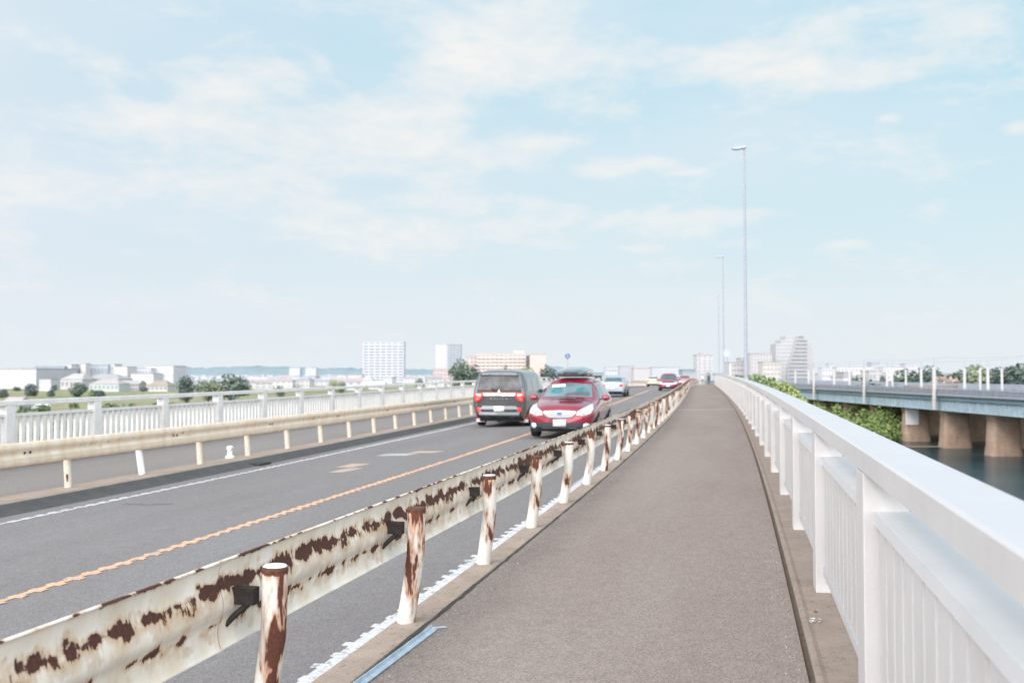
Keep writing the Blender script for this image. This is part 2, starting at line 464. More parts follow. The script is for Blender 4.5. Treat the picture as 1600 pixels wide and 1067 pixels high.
# ------------------------------------------------------------------ right-hand guardrail
def beam_profile(sign, d_back, off=0.0):
    # back face of a two-ridge rail; sign +1: the valley points to +d
    P = [(.004, .820), (-.005, .827), (-.013, .820), (-.018, .800), (-.024, .772), (-.026, .745), (-.023, .715), (-.010, .680), (-.003, .655), (.0, .630),
         (-.003, .606), (-.010, .580), (-.023, .545), (-.026, .515), (-.024, .488), (-.018, .462), (-.011, .442), (-.004, .436), (.006, .442)]
    P = [(a*(1.0 if sign > 0 else 1.5), h - .046 if sign > 0 else .781 - (.827 - h)*.86) for a, h in P]
    return [(d_back + sign*(a + off), h) for a, h in P]
gr = empty('guardrail', at(4, -2.1, 0), 0, 'rust-eaten white guardrail between the road and the near walkway', 'guardrail')
gr.location = (0, 0, 0)
k = 0; s = 4.02 - 8.0
while s < 170:
    e = s + 4.0
    ss = [s - .16, s - .15] + srange(s, e - .012, .5, 1.0) + [e]
    o = MB().sweep(beam_profile(1, -2.235, .004 if k % 2 else 0.0), ss).build('beam', M['beam'], gr, 2, False)
    md = o.modifiers.new('thick', 'SOLIDIFY'); md.thickness = .004; md.offset = 0
    if s < 24:
        for q in (-.10, .0, .10):
            for hh in (.729, .454):
                p = at(s + q - .03, -2.235 - .040, hh)
                MB().lathe([(.013, 0), (.0145, .005), (.012, .012), (.004, .015)], 8, (0, 0, 0), 'X', M=Matrix.Translation(p)).build('bolt', M['rusty'], o, True)
    s = e; k += 1
def post_curve(h): # lean: upper third upright, foot bent towards the road
    t = max(0.0, min(1.0, (.47 - h)/.47)); return .062*(1 - t**1.25)
POSTH = [0, .06, .14, .22, .30, .38, .45, .52, .60, .68, .722, .733, .736]
def post_mesh(base_d_sign=1):
    mb = MB()
    rr = [.0585, .058] + [.057]*8 + [.0575, .054, .044]
    mb.tube([(post_curve(h), 0, h) for h in POSTH], rr, 18, True, uvh=True)
    return mb
pm = post_mesh().mesh('post', M['post'], True)
capm = MB().lathe([(.0575, .712), (.0592, .718), (.0592, .730), (.0565, .737), (.03, .740)], 18, (.062, 0, 0)).mesh('post_cap', M['rusty'], True)
capw = MB().lathe([(.0555, .7365), (.050, .7425), (.02, .745)], 18, (.062, 0, 0)).mesh('cap_top', M['postwhite'], True)
brm = MB().box((-.085, 0, .600), (.115, .06, .075)).box((-.15, 0, .60), (.02, .075, .10)).mesh('bracket', M['black'])
blm = MB().lathe([(.0, 0), (.022, .0), (.022, .014), (.012, .018)], 8, (0, 0, 0), 'Y').mesh('bolt', M['rusty'], True)
stm = MB().tube([(-.06, -.01, .565), (-.11, -.03, .52), (-.15, -.05, .475)], .014, 6).mesh('bracket_arm', M['black'])
NP = 82
for k in range(NP):
    s = 6.14429 + 2*(k - 2)
    if s < .5: continue
    p = at(s, -2.118, 0)
    o = bpy.data.objects.new('post', pm); C.objects.link(o); o.parent = gr; o.location = p
    o.rotation_euler = (U(-.012, .012), U(-.018, .018), 0)
    if s < 40:
        for nm, me in (('post_cap', capm), ('bracket', brm)):
            c = bpy.data.objects.new(nm, me); C.objects.link(c); c.parent = o
        b = bpy.data.objects.new('bolt', blm); C.objects.link(b); b.parent = o; b.location = (.085, .05, .62); b.rotation_euler = (0, 0, -.7)
        if s < 14:
            b = bpy.data.objects.new('bracket_arm', stm); C.objects.link(b); b.parent = o
        if k in (1, 3, 5, 7, 8, 10, 12, 13):
            c = bpy.data.objects.new('cap_top', capw); C.objects.link(c); c.parent = o

# ------------------------------------------------------------------ left-hand guardrail
gl = empty('guardrail', (0, 0, 0), 0, 'cream guardrail with faded paint along the far kerb', 'guardrail')
s = 13.77 - 13.0; k = 0
while s < 176:
    e = s + 4.0
    prf = beam_profile(-1, -10.20, .004 if k % 2 else 0.0)
    o = MB().sweep(prf, [s - .16, s - .15] + srange(s, e - .012, 1, 2) + [e]).build('beam', M['beamL'], gl, 2, False)
    md = o.modifiers.new('thick', 'SOLIDIFY'); md.thickness = .004; md.offset = 0
    if s < 40:
        for q in (-.10, .02):
            MB().lathe([(.02, 0), (.022, .008), (.012, .02)], 8, (0, 0, 0), 'X', M=Matrix.Translation(at(s + q, -10.20 + .004, .63))).build('bolt', M['rusty'], o, True)
    s = e; k += 1
def leftpost(lean, m):
    return MB().tube([(-.035*min(1, h/.5) + lean*(1-min(1, h/.5)), 0, h) for h in (0, .1, .2, .3, .4, .5, .6, .7, .735)], .057, 14).mesh('post', m, True)
lpm = leftpost(0.0, M['postL']); lpw = leftpost(.05, M['postwhite'])
scar = None
for k in range(-5, 78):
    s = 13.7693 + 2*k
    me = lpw if k == 1 else lpm
    o = bpy.data.objects.new('post', me); C.objects.link(o); o.parent = gl; o.location = at(s, -10.2641 - (.04 if k == 1 else 0), .005)
    if k == 1: o['label'] = 'bent post repainted in cleaner white'
    if k == 0:
        o['label'] = 'post with a dark chipped patch near its foot'
        mb = MB(); n = 12
        vs = []
        for j in range(n):
            a = 2*math.pi*j/n; ang = -1.15 + .34*math.cos(a)*U(.7, 1.2); z = .16 + .065*math.sin(a)*U(.7, 1.2)
            vs.append(mb.vert((-.008 + .0595*math.cos(ang), .0595*math.sin(ang), z)))
        mb.face(vs); mb.build('paint_chip', M['rusty'], o)
    if s < 60:
        c = bpy.data.objects.new('bracket', MB_ := bpy.data.meshes.get('bracket_left') or MB().box((.03, 0, .63), (.05, .08, .09)).mesh('bracket_left', M['black'])); C.objects.link(c); c.parent = o

# ------------------------------------------------------------------ bridge railings
def railing(label, side, s_first, Lr, n, mat, hoff, d_in, prefix):
    """side=+1: the right railing, inner face at d_in; side=-1: the left one"""
    root = empty('bridge_railing', (0, 0, 0), 0, label, 'railing')
    def D(a): return d_in + side*a
    s_last = s_first + Lr*(n-1)
    ss = srange(s_first - .1, s_last + .1, .5, 1.5)
    # top rail with eased edges, in long lengths
    prf = [(D(.0), 1.112+hoff), (D(.0), 1.198+hoff), (D(.010), 1.207+hoff), (D(.191), 1.207+hoff), (D(.201), 1.198+hoff), (D(.201), 1.112+hoff), (D(.191), 1.107+hoff), (D(.010), 1.107+hoff)]
    per = 6
    for i in range(0, n-1, per):
        a = s_first + Lr*i - (.1 if i == 0 else -.004); b = min(s_last, s_first + Lr*(i+per)) - .004
        MB().sweep(prf, srange(a, b, .5, 1.4), True).build('top_rail', mat, root, True)
    for i in range(n):
        s = s_first + Lr*i
        mb = MB()
        prf2 = [(D(.0), hoff-.01), (D(.0), 1.108+hoff), (D(.13), 1.108+hoff), (D(.13), hoff-.01)]
        mb.sweep([(D(.0), hoff), (D(.0), 1.106+hoff), (D(.185), 1.106+hoff), (D(.185), hoff)], [s, s+.25], True)
        o = mb.build('post', mat, root)
        bv = o.modifiers.new('b', 'BEVEL'); bv.width = .006; bv.segments = 2
        if s < 12 and side > 0:
            MB().box(at(s - .004, D(.085), .10 + hoff), (.035, .012, .055)).build('post_plate', mat, o)
        if i < n-1 and s < 175:
            a, b = s+.25, s+Lr
            sub = srange(a, b, 1.3, 1.3)
            MB().sweep([(D(.045), .888+hoff), (D(.045), .945+hoff), (D(.22), .945+hoff), (D(.22), .888+hoff)], sub, True, caps=False).build('middle_rail', M['midrail'] if side > 0 else mat, root)
            MB().sweep([(D(.05), .135+hoff), (D(.05), .185+hoff), (D(.15), .185+hoff), (D(.15), .135+hoff)], sub, True, caps=False).build('bottom_rail', mat, root)
            mb = MB(); nb = 12; hw_ = .086 if side > 0 else .05
            for j in range(nb):
                sc = a + (b-a)*(j+.5)/nb
                mb.sweep([(D(.062), .1865+hoff), (D(.062), .8865+hoff), (D(.125), .8865+hoff), (D(.125), .1865+hoff)], [sc-hw_, sc+hw_], True)
            mb.build('baluster_panel', mat, root)
    return root
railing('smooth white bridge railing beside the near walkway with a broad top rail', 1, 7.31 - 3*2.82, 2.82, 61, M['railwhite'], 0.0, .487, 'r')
railing('weathered white bridge railing beyond the far pavement, balusters showing gaps', -1, 19.713 - 4*2.78609 - .125, 2.78609, 60, M['railL'], .133, -13.90, 'l')

# ------------------------------------------------------------------ small things on the bridge
# cut length of galvanised angle lying on the kerb joint
a = at(4.60, -1.915, .022); b = at(5.98, -1.872, .014)
sa = empty('steel_angle', a, 0, 'pale blue-grey length of steel angle lying on the kerb joint', 'steel bar')
t = (b - a); Lb = t.length; rz = math.atan2(t.y, t.x)
mb = MB(); th = .006
prf = [(.01, 0), (.05, .0), (.05, th), (.01+th, th), (.01+th, .026), (.01, .026)]
mb.prism([(y, z) for y, z in prf], 0, Lb, lambda p, q, dd: Vector((dd, .031 - p, q - .012)))
o = mb.build('flange', M['galv'], sa); o.rotation_euler = (math.radians(8), 0, rz)
mb = MB(); mb.prism([(.01, 0), (.05, 0), (.05, th), (.01, th)], 0, .085, lambda p, q, dd: Vector((Lb + dd*.62, .031 - p*.55 - dd*.78, q - .010 + dd*.10)))
o = mb.build('bent_end', M['galv'], sa); o.rotation_euler = (math.radians(8), 0, rz)
# squat white marker on the far kerb
st = empty('kerb_marker', at(19.15, -10.36, .004), 0, 'squat white round-headed marker standing on the far kerb', 'marker post')
wm = surf('marker_plastic', (.72, .74, .72), .06, 8, .5)
MB().lathe([(.095, 0), (.10, .012), (.095, .035), (.066, .055), (.06, .06)], 18).build('base', wm, st, True)
MB().lathe([(.058, .058), (.050, .12), (.046, .15)], 18).build('stem', wm, st, True)
MB().lathe([(.046, .15), (.064, .165), (.074, .20), (.066, .235), (.04, .255), (.006, .26)], 18).build('head', wm, st, True)
MB().lathe([(.0, .0), (.018, .0), (.018, .01), (.004, .012)], 10, (.062, -.03, .205), 'X').build('reflector', surf('grey_reflector', (.2, .25, .26), .1, 5, .3), st, True)
# crumpled scrap and pebbles on the right-hand kerb
mb = MB()
for k in range(16):
    c = at(6.48 + U(-.05, .05), .425 + U(-.035, .035), .008 + .004*R()); r = U(.004, .016); a0 = U(0, 6)
    mb.face([mb.vert(c + Vector((r*math.cos(a0 + q*2.1)*1.4, r*math.sin(a0 + q*2.1), U(0, .006)))) for q in range(3)])
tag(mb.build('paper_scrap', surf('scrap_white', (.7, .7, .68), .05, 9, .8)), 'small shredded white scrap lying on the kerb below the white railing', 'litter')
for i, (s_, d_) in enumerate(((6.72, .44),)):
    mb = MB(); bm = bmesh.new(); bmesh.ops.create_icosphere(bm, subdivisions=2, radius=.011)
    me = bpy.data.meshes.new('pebble')
    for v in bm.verts: v.co *= 1 + .3*mnoise.noise(v.co*90); v.co.z *= .7
    bm.to_mesh(me); bm.free(); me.materials.append(surf('pebble_brown', (.22, .11, .06), .2, 40, .9))
    o = bpy.data.objects.new('pebble', me); C.objects.link(o); o.location = at(s_, d_, .012)
    tag(o, 'tiny brown pebble just behind the white scrap on the kerb', 'pebble')

# grit swept against the kerbs
mb = MB()
for k in range(900):
    side_ = R() < .5
    s_ = 2.5 + 16*R()**1.6
    d_ = (-1.93 + abs(random.gauss(0, .10))) if side_ else (.285 - abs(random.gauss(0, .09)))
    r_ = U(.0015, .0055) if R() < .95 else U(.006, .011); c = at(s_, d_, r_*.5); n0 = len(mb.v)
    mb.v += [c + Vector((r_*U(.7, 1.2)*math.cos(a), r_*U(.7, 1.2)*math.sin(a), -r_*.5)) for a in (0, 1.6, 3.1, 4.7)] + [c + Vector((0, 0, r_*U(.5, 1)))]
    for q in range(4): mb.face((n0+q, n0+(q+1) % 4, n0+4))
tag(mb.build('grit', surf('grit_stone', (.36, .33, .29), .5, 60, .9)), 'loose grit and tiny stones lying along both edges of the near walkway', 'grit', None, 'stuff')

# ------------------------------------------------------------------ lamps and signs
M['lampgrey'] = surf('lamp_pole_paint', (.32, .335, .40), .05, 2, .45)
M['lamphead'] = surf('lamp_head', (.36, .40, .45), .1, 6, .4)
def lamp(s, label):
    r = empty('street_lamp', at(s, 1.10, -.05), 0, label, 'street lamp', 'tall lamps along the right railing')
    MB().box((0, 0, .03), (.36, .36, .06)).build('base_plate', M['lampgrey'], r)
    MB().tube([(0, 0, .05), (0, 0, 1.9), (0, 0, 6), (0, 0, 12.5)], [.10, .082, .064, .042], 14).build('pole', M['lampgrey'], r, True)
    hd = MB()
    hd.prism([(-.62, -.03), (-.60, .03), (-.25, .075), (.06, .07), (.10, .0), (.02, -.05), (-.3, -.085), (-.55, -.07)], -.12, .12, lambda a, b, d: Vector((a, d, 12.5 + b)))
    o = hd.build('lamp_head', M['lamphead'], r)
    MB().box((-.36, 0, 12.408), (.34, .17, .025)).build('lens', surf('lamp_lens', (.55, .58, .6), .03, 3, .2), o)
    MB().box((.01, .0, 1.0), (.20, .012, .42), M=Matrix.Translation((0, -.117, 0))).build('hatch', M['lampgrey'], r)
    return r
lamp(50.2, 'nearest and tallest-looking street lamp rising above the right railing')
lamp(97.8, 'second street lamp along the right railing, behind the round sign')
lamp(145.0, 'farthest and smallest-looking street lamp along the right railing')
def round_sign(loc, rz, zc, r_, front, label, cat, pole_h, two=False):
    e = empty('road_sign', loc, rz, label, cat)
    MB().tube([(0, 0, 0), (0, 0, pole_h)], .045, 10).build('pole', M['lampgrey'], e, True)
    o = MB().lathe([(r_*.97, -.062), (r_, -.058), (r_, -.05), (r_*.97, -.048)], 28, (0, 0, zc), 'Y').build('sign_disc', front, e)
    for dz in (-.15, .15): MB().box((0, -.03, zc + dz), (.14, .05, .04)).build('clamp', M['lampgrey'], e)
    return e, o
blue = surf('sign_blue', (.075, .11, .27), .05, 4, .5); sw = surf('sign_white', (.45, .48, .55), .03, 4, .5)
p = px(887, 584, 128.0)
e, disc = round_sign(Vector((p.x, p.y, p.z - 2.0)), YAW*.6, 4.25, .33, blue, 'blue round sign on a slim pole behind the roof box of the red wagon', 'road sign', 4.4)
# pedestrian-and-cycle pictogram: adult, child and a bicycle
def flat(mb, poly, y=-.066): mb.face([mb.vert((x, y, 4.25 + z)) for x, z in poly])
mb = MB()
def discpoly(cx, cz, r, n=10): return [(cx + r*math.cos(2*math.pi*k/n), cz + r*math.sin(2*math.pi*k/n)) for k in range(n)]
flat(mb, discpoly(-.04, .20, .035)); flat(mb, [(-.08, .15), (0, .15), (.02, .02), (-.01, .02), (-.015, -.06), (-.07, -.06), (-.075, .02), (-.10, .02)])
flat(mb, discpoly(.08, .10, .026)); flat(mb, [(.05, .065), (.11, .065), (.115, -.06), (.045, -.06)])
for cx in (-.085, .085):
    ring_o = discpoly(cx, -.15, .06, 14); ring_i = discpoly(cx, -.15, .042, 14)
    for k in range(14):
        k2 = (k+1) % 14; flat(mb, [ring_o[k], ring_o[k2], ring_i[k2], ring_i[k]])
flat(mb, [(-.085, -.155), (-.075, -.145), (0, -.10), (.07, -.09), (.085, -.15), (.07, -.15), (.06, -.105), (.0, -.115)])
mb.build('pictogram', sw, disc)
e2, d2 = round_sign(at(90, 1.22, -.05), -.1, 3.05, .33, surf('sign_back_grey', (.40, .44, .47), .05, 4, .5), 'pale round sign seen from behind on a pole outside the right railing', 'road sign', 3.3)
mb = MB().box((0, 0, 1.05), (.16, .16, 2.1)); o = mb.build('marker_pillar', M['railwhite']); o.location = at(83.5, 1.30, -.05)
bv = o.modifiers.new('b', 'BEVEL'); bv.width = .02
tag(o, 'short square white pillar just outside the right railing near the lamp', 'pillar')

# ------------------------------------------------------------------ cars
def cr(p0, p1, p2, p3, t, k=.5):
    m1 = (p2 - p0)*k*.8; m2 = (p3 - p1)*k*.8
    t2, t3 = t*t, t*t*t
    return p1*(2*t3 - 3*t2 + 1) + m1*(t3 - 2*t2 + t) + p2*(-2*t3 + 3*t2) + m2*(t3 - t2)
def sec(y, zb, ws, zs, wm, zm, wb, zbelt, wr, ze, zr, lean=0.0):
    pts = [(0, zb), (ws*.88, zb), (ws, zs), (wm, zm), (wb, zbelt), (wr, ze), (wr*.62, zr), (0, zr + .012)]
    return [Vector((x, y + lean*max(0, z - zbelt), z)) for x, z in pts]
def loft(stations, nt=7, nu=5):
    rows = []
    ns = len(stations)
    for i in range(ns - 1):
        for j in range(nt if i < ns - 2 else nt + 1):
            t = j/nt
            row = []
            for q in range(8):
                row.append(cr(stations[max(0, i-1)][q], stations[i][q], stations[i+1][q], stations[min(ns-1, i+2)][q], t))
            rows.append(row)
    mb = MB(); grid = []
    for row in rows:
        full = row + [Vector((-p.x, p.y, p.z)) for p in row[6:0:-1]]
        n = len(full); line = []
        for q in range(n):
            for j in range(nu):
                line.append(mb.vert(cr(full[q-1], full[q], full[(q+1) % n], full[(q+2) % n], j/nu)))
        grid.append(line)
    n = len(grid[0])
    for i in range(len(grid) - 1):
        for j in range(n):
            j2 = (j+1) % n
            mb.face((grid[i][j], grid[i][j2], grid[i+1][j2], grid[i+1][j]))
    mb.face(grid[0][::-1]); mb.face(grid[-1])
    return mb
def decal(parent, bvh, name, poly, mat, axis, sign, off=.008, sub=.09, thick=0.0, mirror=False):
    bm = bmesh.new()
    pl = [(-a, b) for a, b in poly] if mirror and axis != 'x' else poly
    vs = [bm.verts.new((a, b, 0)) for a, b in pl]
    bm.faces.new(vs); bmesh.ops.triangulate(bm, faces=bm.faces[:])
    for _ in range(4):
        lon = [e for e in bm.edges if e.calc_length() > sub]
        if not lon: break
        bmesh.ops.subdivide_edges(bm, edges=lon, cuts=1)
        bmesh.ops.triangulate(bm, faces=bm.faces[:])
    sg = sign if not (mirror and axis == 'x') else -sign
    for v in bm.verts:
        a, b = v.co.x, v.co.y
        if axis == 'y': o, dr = Vector((a, sg*6, b)), Vector((0, -sg, 0))
        elif axis == 'x': o, dr = Vector((sg*6, a, b)), Vector((-sg, 0, 0))
        else: o, dr = Vector((a, b, 6)), Vector((0, 0, -1))
        hit = bvh.ray_cast(o, dr)
        if hit[0] is None:
            base = Vector((a, 0, b)) if axis == 'y' else Vector((0, a, b)) if axis == 'x' else Vector((a, b, 1))
            q = bvh.find_nearest(base + (-dr)*2.2); v.co = q[0] - dr*off if q[0] else base
        else: v.co = hit[0] - dr*off
    bmesh.ops.recalc_face_normals(bm, faces=bm.faces[:])
    me = bpy.data.meshes.new(name); bm.to_mesh(me); bm.free()
    me.materials.append(mat)
    for p in me.polygons: p.use_smooth = True
    o = bpy.data.objects.new(name, me); C.objects.link(o); o.parent = parent
    if thick:
        md = o.modifiers.new('t', 'SOLIDIFY'); md.thickness = thick; md.offset = 0
    return o
def carpaint(name, c, metallic=.35, rough=.32, coat=.8):
    m, nt, bs = newmat(name)
    tc = N(nt, 'ShaderNodeTexCoord').outputs['Object']
    n1 = noise_(nt, tc, 1.6, 3, .5)
    low = ramp(nt, noise_(nt, tc, 14, 4, .6), [(.35, .9), (.7, 1.0)])
    col = mixc(nt, 1.0, ramp(nt, n1, [(.3, mul(c, .88)), (.7, mul(c, 1.08))]), low, 'MULTIPLY')
    nt.links.new(col, bs.inputs['Base Color'])
    bs.inputs['Metallic'].default_value = metallic; bs.inputs['Roughness'].default_value = rough
    bs.inputs['Coat Weight'].default_value = coat; bs.inputs['Coat Roughness'].default_value = .05
    return m
M['glass'] = glass_('car_glass', (.055, .085, .095), .06)
M['glassdark'] = surf('rear_privacy_glass', (.085, .085, .09), .85, 2.6, .14, spec=.35, coat=.15)  # mottled tone stands in for clouds reflected in the glass
M['tyre'] = surf('tyre_rubber', (.022, .026, .03), .2, 20, .85)
M['rim'] = surf('alloy_rim', (.45, .46, .48), .1, 8, .35, metallic=.6)
M['blackplastic'] = surf('black_plastic', (.03, .036, .042), .2, 12, .6)
M['chrome'] = surf('chrome_trim', (.72, .73, .75), .04, 6, .16, metallic=.85)
M['silver'] = surf('silver_trim', (.27, .285, .30), .06, 6, .35, metallic=.4)
M['redlight'] = surf('tail_light_red', (.62, .035, .03), .12, 12, .15, coat=.8)
M['headlight'] = surf('headlight_clear', (.70, .73, .76), .12, 14, .12, coat=.9)
M['plate'] = surf('white_plate', (.78, .79, .80), .03, 8, .5)
M['platetext'] = surf('plate_green', (.30, .42, .36), .1, 8, .6)
M['interior'] = surf('seat_fabric', (.08, .09, .10), .2, 9, .9)
def circ(cx, cy, r, n=14, ry=None): return [(cx + r*math.cos(2*math.pi*k/n), cy + (ry or r)*math.sin(2*math.pi*k/n)) for k in range(n)]
def wheels(root, ys, x, r, w=.22):
    y0, y1 = ys[0] - .55, ys[1] + .62
    MB().box((0, (y0+y1)/2, .25), (x*1.86, y1-y0, .14)).build('underbody_blocker', M['blackplastic'], root)  # dark box added beneath the car to deepen its shadow on the road
    for y in ys:
        for sg in (-1, 1):
            t = MB().lathe([(r*.62, -w/2), (r*.93, -w/2), (r, -w*.36), (r, w*.36), (r*.93, w/2), (r*.62, w/2)], 22, (0, 0, 0), 'X').build('wheel', M['tyre'], root, True)
            t.location = (sg*x, y, r)
            rim = MB().lathe([(r*.64, -.01), (r*.64, .02), (r*.52, .012), (r*.2, .006), (.0, .022)], 20, (0, 0, 0), 'X')
            for k in range(5):
                a = 2*math.pi*k/5
                rim.box((.02, 0, 0), (.02, .05, r*.58), M=Matrix.Rotation(a, 4, 'X') @ Matrix.Translation((0, 0, r*.32)))
            ro = rim.build('rim', M['rim'], t, True); ro.location = (sg*(w/2 - .012), 0, 0)
            if sg < 0: ro.rotation_euler = (0, 0, math.pi)
def plate_(root, bvh, sign, z, w=.33, h=.165):
    o = decal(root, bvh, 'number_plate', [(-w/2, z-h/2), (w/2, z-h/2), (w/2, z+h/2), (-w/2, z+h/2)], M['plate'], 'y', sign, .03, .4, .012)
    return o
def mirror_(root, x, y, z, mat, sg):
    mb = MB(); mb.lathe([(.02, -.03), (.075, -.025), (.095, .02), (.07, .07), (.0, .085)], 12, (0, 0, 0), 'Y')
    o = mb.build('wing_mirror', mat, root, True); o.location = (sg*(x + .11), y, z); o.scale = (1.25, 1, .9)
    MB().box((-sg*.10, .0, -.045), (.10, .05, .03)).build('mirror_arm', M['blackplastic'], o)
    return o
VAN = [sec(-2.37, .42, .70, .50, .79, .75, .77, 1.14, .64, 1.68, 1.76, .20), sec(-2.31, .33, .80, .45, .885, .76, .872, 1.14, .715, 1.72, 1.83, .20),
       sec(-2.0, .28, .84, .42, .897, .76, .888, 1.14, .745, 1.75, 1.86, .08), sec(-1.0, .27, .84, .42, .90, .76, .89, 1.14, .755, 1.76, 1.875),
       sec(.5, .27, .84, .42, .90, .76, .89, 1.13, .75, 1.75, 1.865), sec(1.05, .27, .84, .42, .90, .76, .885, 1.12, .71, 1.68, 1.78),
       sec(1.72, .27, .84, .42, .895, .76, .865, 1.08, .77, 1.15, 1.20), sec(2.2, .30, .82, .46, .875, .74, .83, .98, .72, 1.05, 1.08),
       sec(2.38, .36, .70, .5, .78, .72, .74, .90, .60, .95, .97)]
WAGON = [sec(-2.40, .42, .66, .5, .76, .70, .72, .96, .54, 1.32, 1.38, .34), sec(-2.33, .32, .80, .44, .87, .70, .845, .97, .60, 1.38, 1.45, .36),
         sec(-1.9, .25, .84, .40, .905, .70, .88, .97, .64, 1.42, 1.53, .1), sec(-.9, .24, .84, .40, .91, .70, .885, .96, .655, 1.45, 1.575),
         sec(.1, .24, .84, .40, .91, .70, .885, .95, .63, 1.43, 1.545), sec(.32, .24, .84, .40, .91, .70, .885, .95, .61, 1.38, 1.47),
         sec(1.02, .24, .84, .40, .91, .70, .87, .93, .72, 1.00, 1.045),
         sec(1.6, .25, .84, .40, .91, .68, .845, .87, .70, .93, .98), sec(2.15, .26, .80, .40, .865, .62, .80, .77, .64, .82, .87), sec(2.33, .27, .70, .40, .75, .58, .69, .71, .56, .75, .79),
         sec(2.40, .30, .56, .40, .60, .55, .56, .66, .46, .69, .72)]
SEDAN = [sec(-2.25, .42, .60, .5, .68, .70, .64, .88, .5, .94, .97), sec(-2.18, .32, .76, .44, .83, .70, .79, .90, .66, .99, 1.03), sec(-1.65, .24, .80, .40, .86, .70, .83, .93, .68, 1.03, 1.08),
         sec(-.95, .23, .80, .40, .87, .70, .84, .92, .58, 1.32, 1.40), sec(-.3, .23, .80, .40, .87, .70, .84, .91, .60, 1.36, 1.46), sec(.25, .23, .80, .40, .87, .70, .84, .91, .58, 1.32, 1.42),
         sec(1.0, .24, .80, .40, .87, .70, .82, .90, .66, .97, 1.01), sec(1.75, .25, .78, .40, .84, .62, .77, .77, .62, .83, .87), sec(2.1, .27, .68, .40, .73, .58, .67, .68, .54, .73, .76), sec(2.18, .32, .54, .42, .58, .54, .54, .62, .44, .66, .69)]
def side_windows(root, bvh, quads, mat):
    for q in quads:
        for mir in (False, True):
            decal(root, bvh, 'side_window', q, mat, 'x', 1, .007, .12, mirror=mir)
def arches(root, bvh, ys, r):
    for y in ys:
        for mir in (False, True):
            pl = [(y + r*math.cos(a), r*.86 + r*math.sin(a)) for a in [math.pi*k/12 for k in range(13)]]
            pl += [(y - r, .30), (y + r, .30)]
            decal(root, bvh, 'wheel_arch', pl, M['blackplastic'], 'x', 1, .004, .15, mirror=mir)
def car_root(name, s, d, away, label, cat, group='vehicles driving over the bridge'):
    p = at(s, d, -.12); sl = math.atan(slope(s))
    return empty(name, p, (-sl if away else math.pi - sl), label, cat, group)

# the dark van driving away
van_paint = carpaint('van_gunmetal_paint', (.14, .16, .175), .5, .25, .6)
vandark = carpaint('van_dark_lower', (.030, .031, .036), .0, .5, .12)
v = car_root('van', 34.35, -7.42, True, 'tall dark van seen from behind with a black rear window and red tail lights', 'van')
body_m = loft(VAN).mesh('body', van_paint, True)
body = bpy.data.objects.new('body', body_m); C.objects.link(body); body.parent = v
bm = bmesh.new(); bm.from_mesh(body_m); bv = BVHTree.FromBMesh(bm); bm.free()
decal(v, bv, 'tailgate', [(-.80, .62), (.80, .62), (.835, 1.13), (.70, 1.70), (-.70, 1.70), (-.835, 1.13)], vandark, 'y', -1, .005)
rw = decal(v, bv, 'rear_window', [(-.745, 1.22), (.745, 1.22), (.655, 1.67), (.0, 1.70), (-.655, 1.67)], M['glassdark'], 'y', -1, .012)
decal(rw, bv, 'wiper', [(-.16, 1.145), (.02, 1.165), (.03, 1.185), (-.05, 1.25), (-.30, 1.27), (-.30, 1.255), (-.07, 1.232)], M['blackplastic'], 'y', -1, .03)
decal(rw, bv, 'spoiler', [(-.66, 1.70), (.66, 1.70), (.62, 1.765), (-.62, 1.765)], van_paint, 'y', -1, .05, thick=.03)
decal(v, bv, 'light_bar', [(-.56, 1.02), (.56, 1.02), (.575, 1.115), (-.575, 1.115)], surf('garnish_pale', (.72, .60, .58), .08, 6, .2, metallic=.2, coat=.8), 'y', -1, .02, thick=.012)
decal(v, bv, 'light_bar_edge', [(-.56, 1.118), (.56, 1.118), (.565, 1.145), (-.565, 1.145)], M['redlight'], 'y', -1, .02)
for mir in (False, True):
    tl = decal(v, bv, 'tail_light', [(.555, 1.13), (.80, 1.14), (.86, 1.08), (.80, .80), (.66, .84), (.555, .97)], M['redlight'], 'y', -1, .022, mirror=mir, thick=.02)
    decal(tl, bv, 'lamp_edge', [(.60, 1.08), (.78, 1.09), (.77, 1.04), (.62, 1.02)], M['headlight'], 'y', -1, .036, mirror=mir)
    decal(v, bv, 'reflector', [(.60, .50), (.75, .50), (.76, .64), (.64, .66)], M['redlight'], 'y', -1, .026, mirror=mir)
    fl = MB().box((0, 0, 0), (.30, .012, .26)).build('mud_flap', surf('mudflap_red', (.50, .05, .05), .1, 8, .6), v); fl.location = ((-1 if mir else 1)*.74, -1.86, .27)
    MB().box((0, -.004, -.07), (.28, .012, .10)).build('flap_marking', M['plate'], fl)
decal(v, bv, 'bumper', [(-.84, .30), (.84, .30), (.86, .60), (-.86, .60)], M['blackplastic'], 'y', -1, .014)
decal(v, bv, 'bumper_trim', [(-.66, .59), (.66, .59), (.56, .70), (-.56, .70)], M['silver'], 'y', -1, .022)
decal(v, bv, 'skid_plate', [(-.66, .39), (.66, .39), (.70, .49), (-.70, .49)], M['silver'], 'y', -1, .024)
plate_(v, bv, -1, .60, .34, .17)
decal(v, bv, 'windscreen', [(-.70, 1.16), (.70, 1.16), (.62, 1.62), (-.62, 1.62)], M['glass'], 'y', 1, .01)
side_windows(v, bv, [[(-2.02, 1.18), (-1.05, 1.17), (-1.05, 1.62), (-1.95, 1.60)], [(-1.0, 1.17), (.05, 1.16), (.05, 1.62), (-1.0, 1.62)], [(.10, 1.16), (1.22, 1.15), (.86, 1.52), (.10, 1.61)]], M['glass'])
arches(v, bv, (-1.42, 1.42), .37); wheels(v, (-1.42, 1.42), .80, .335)
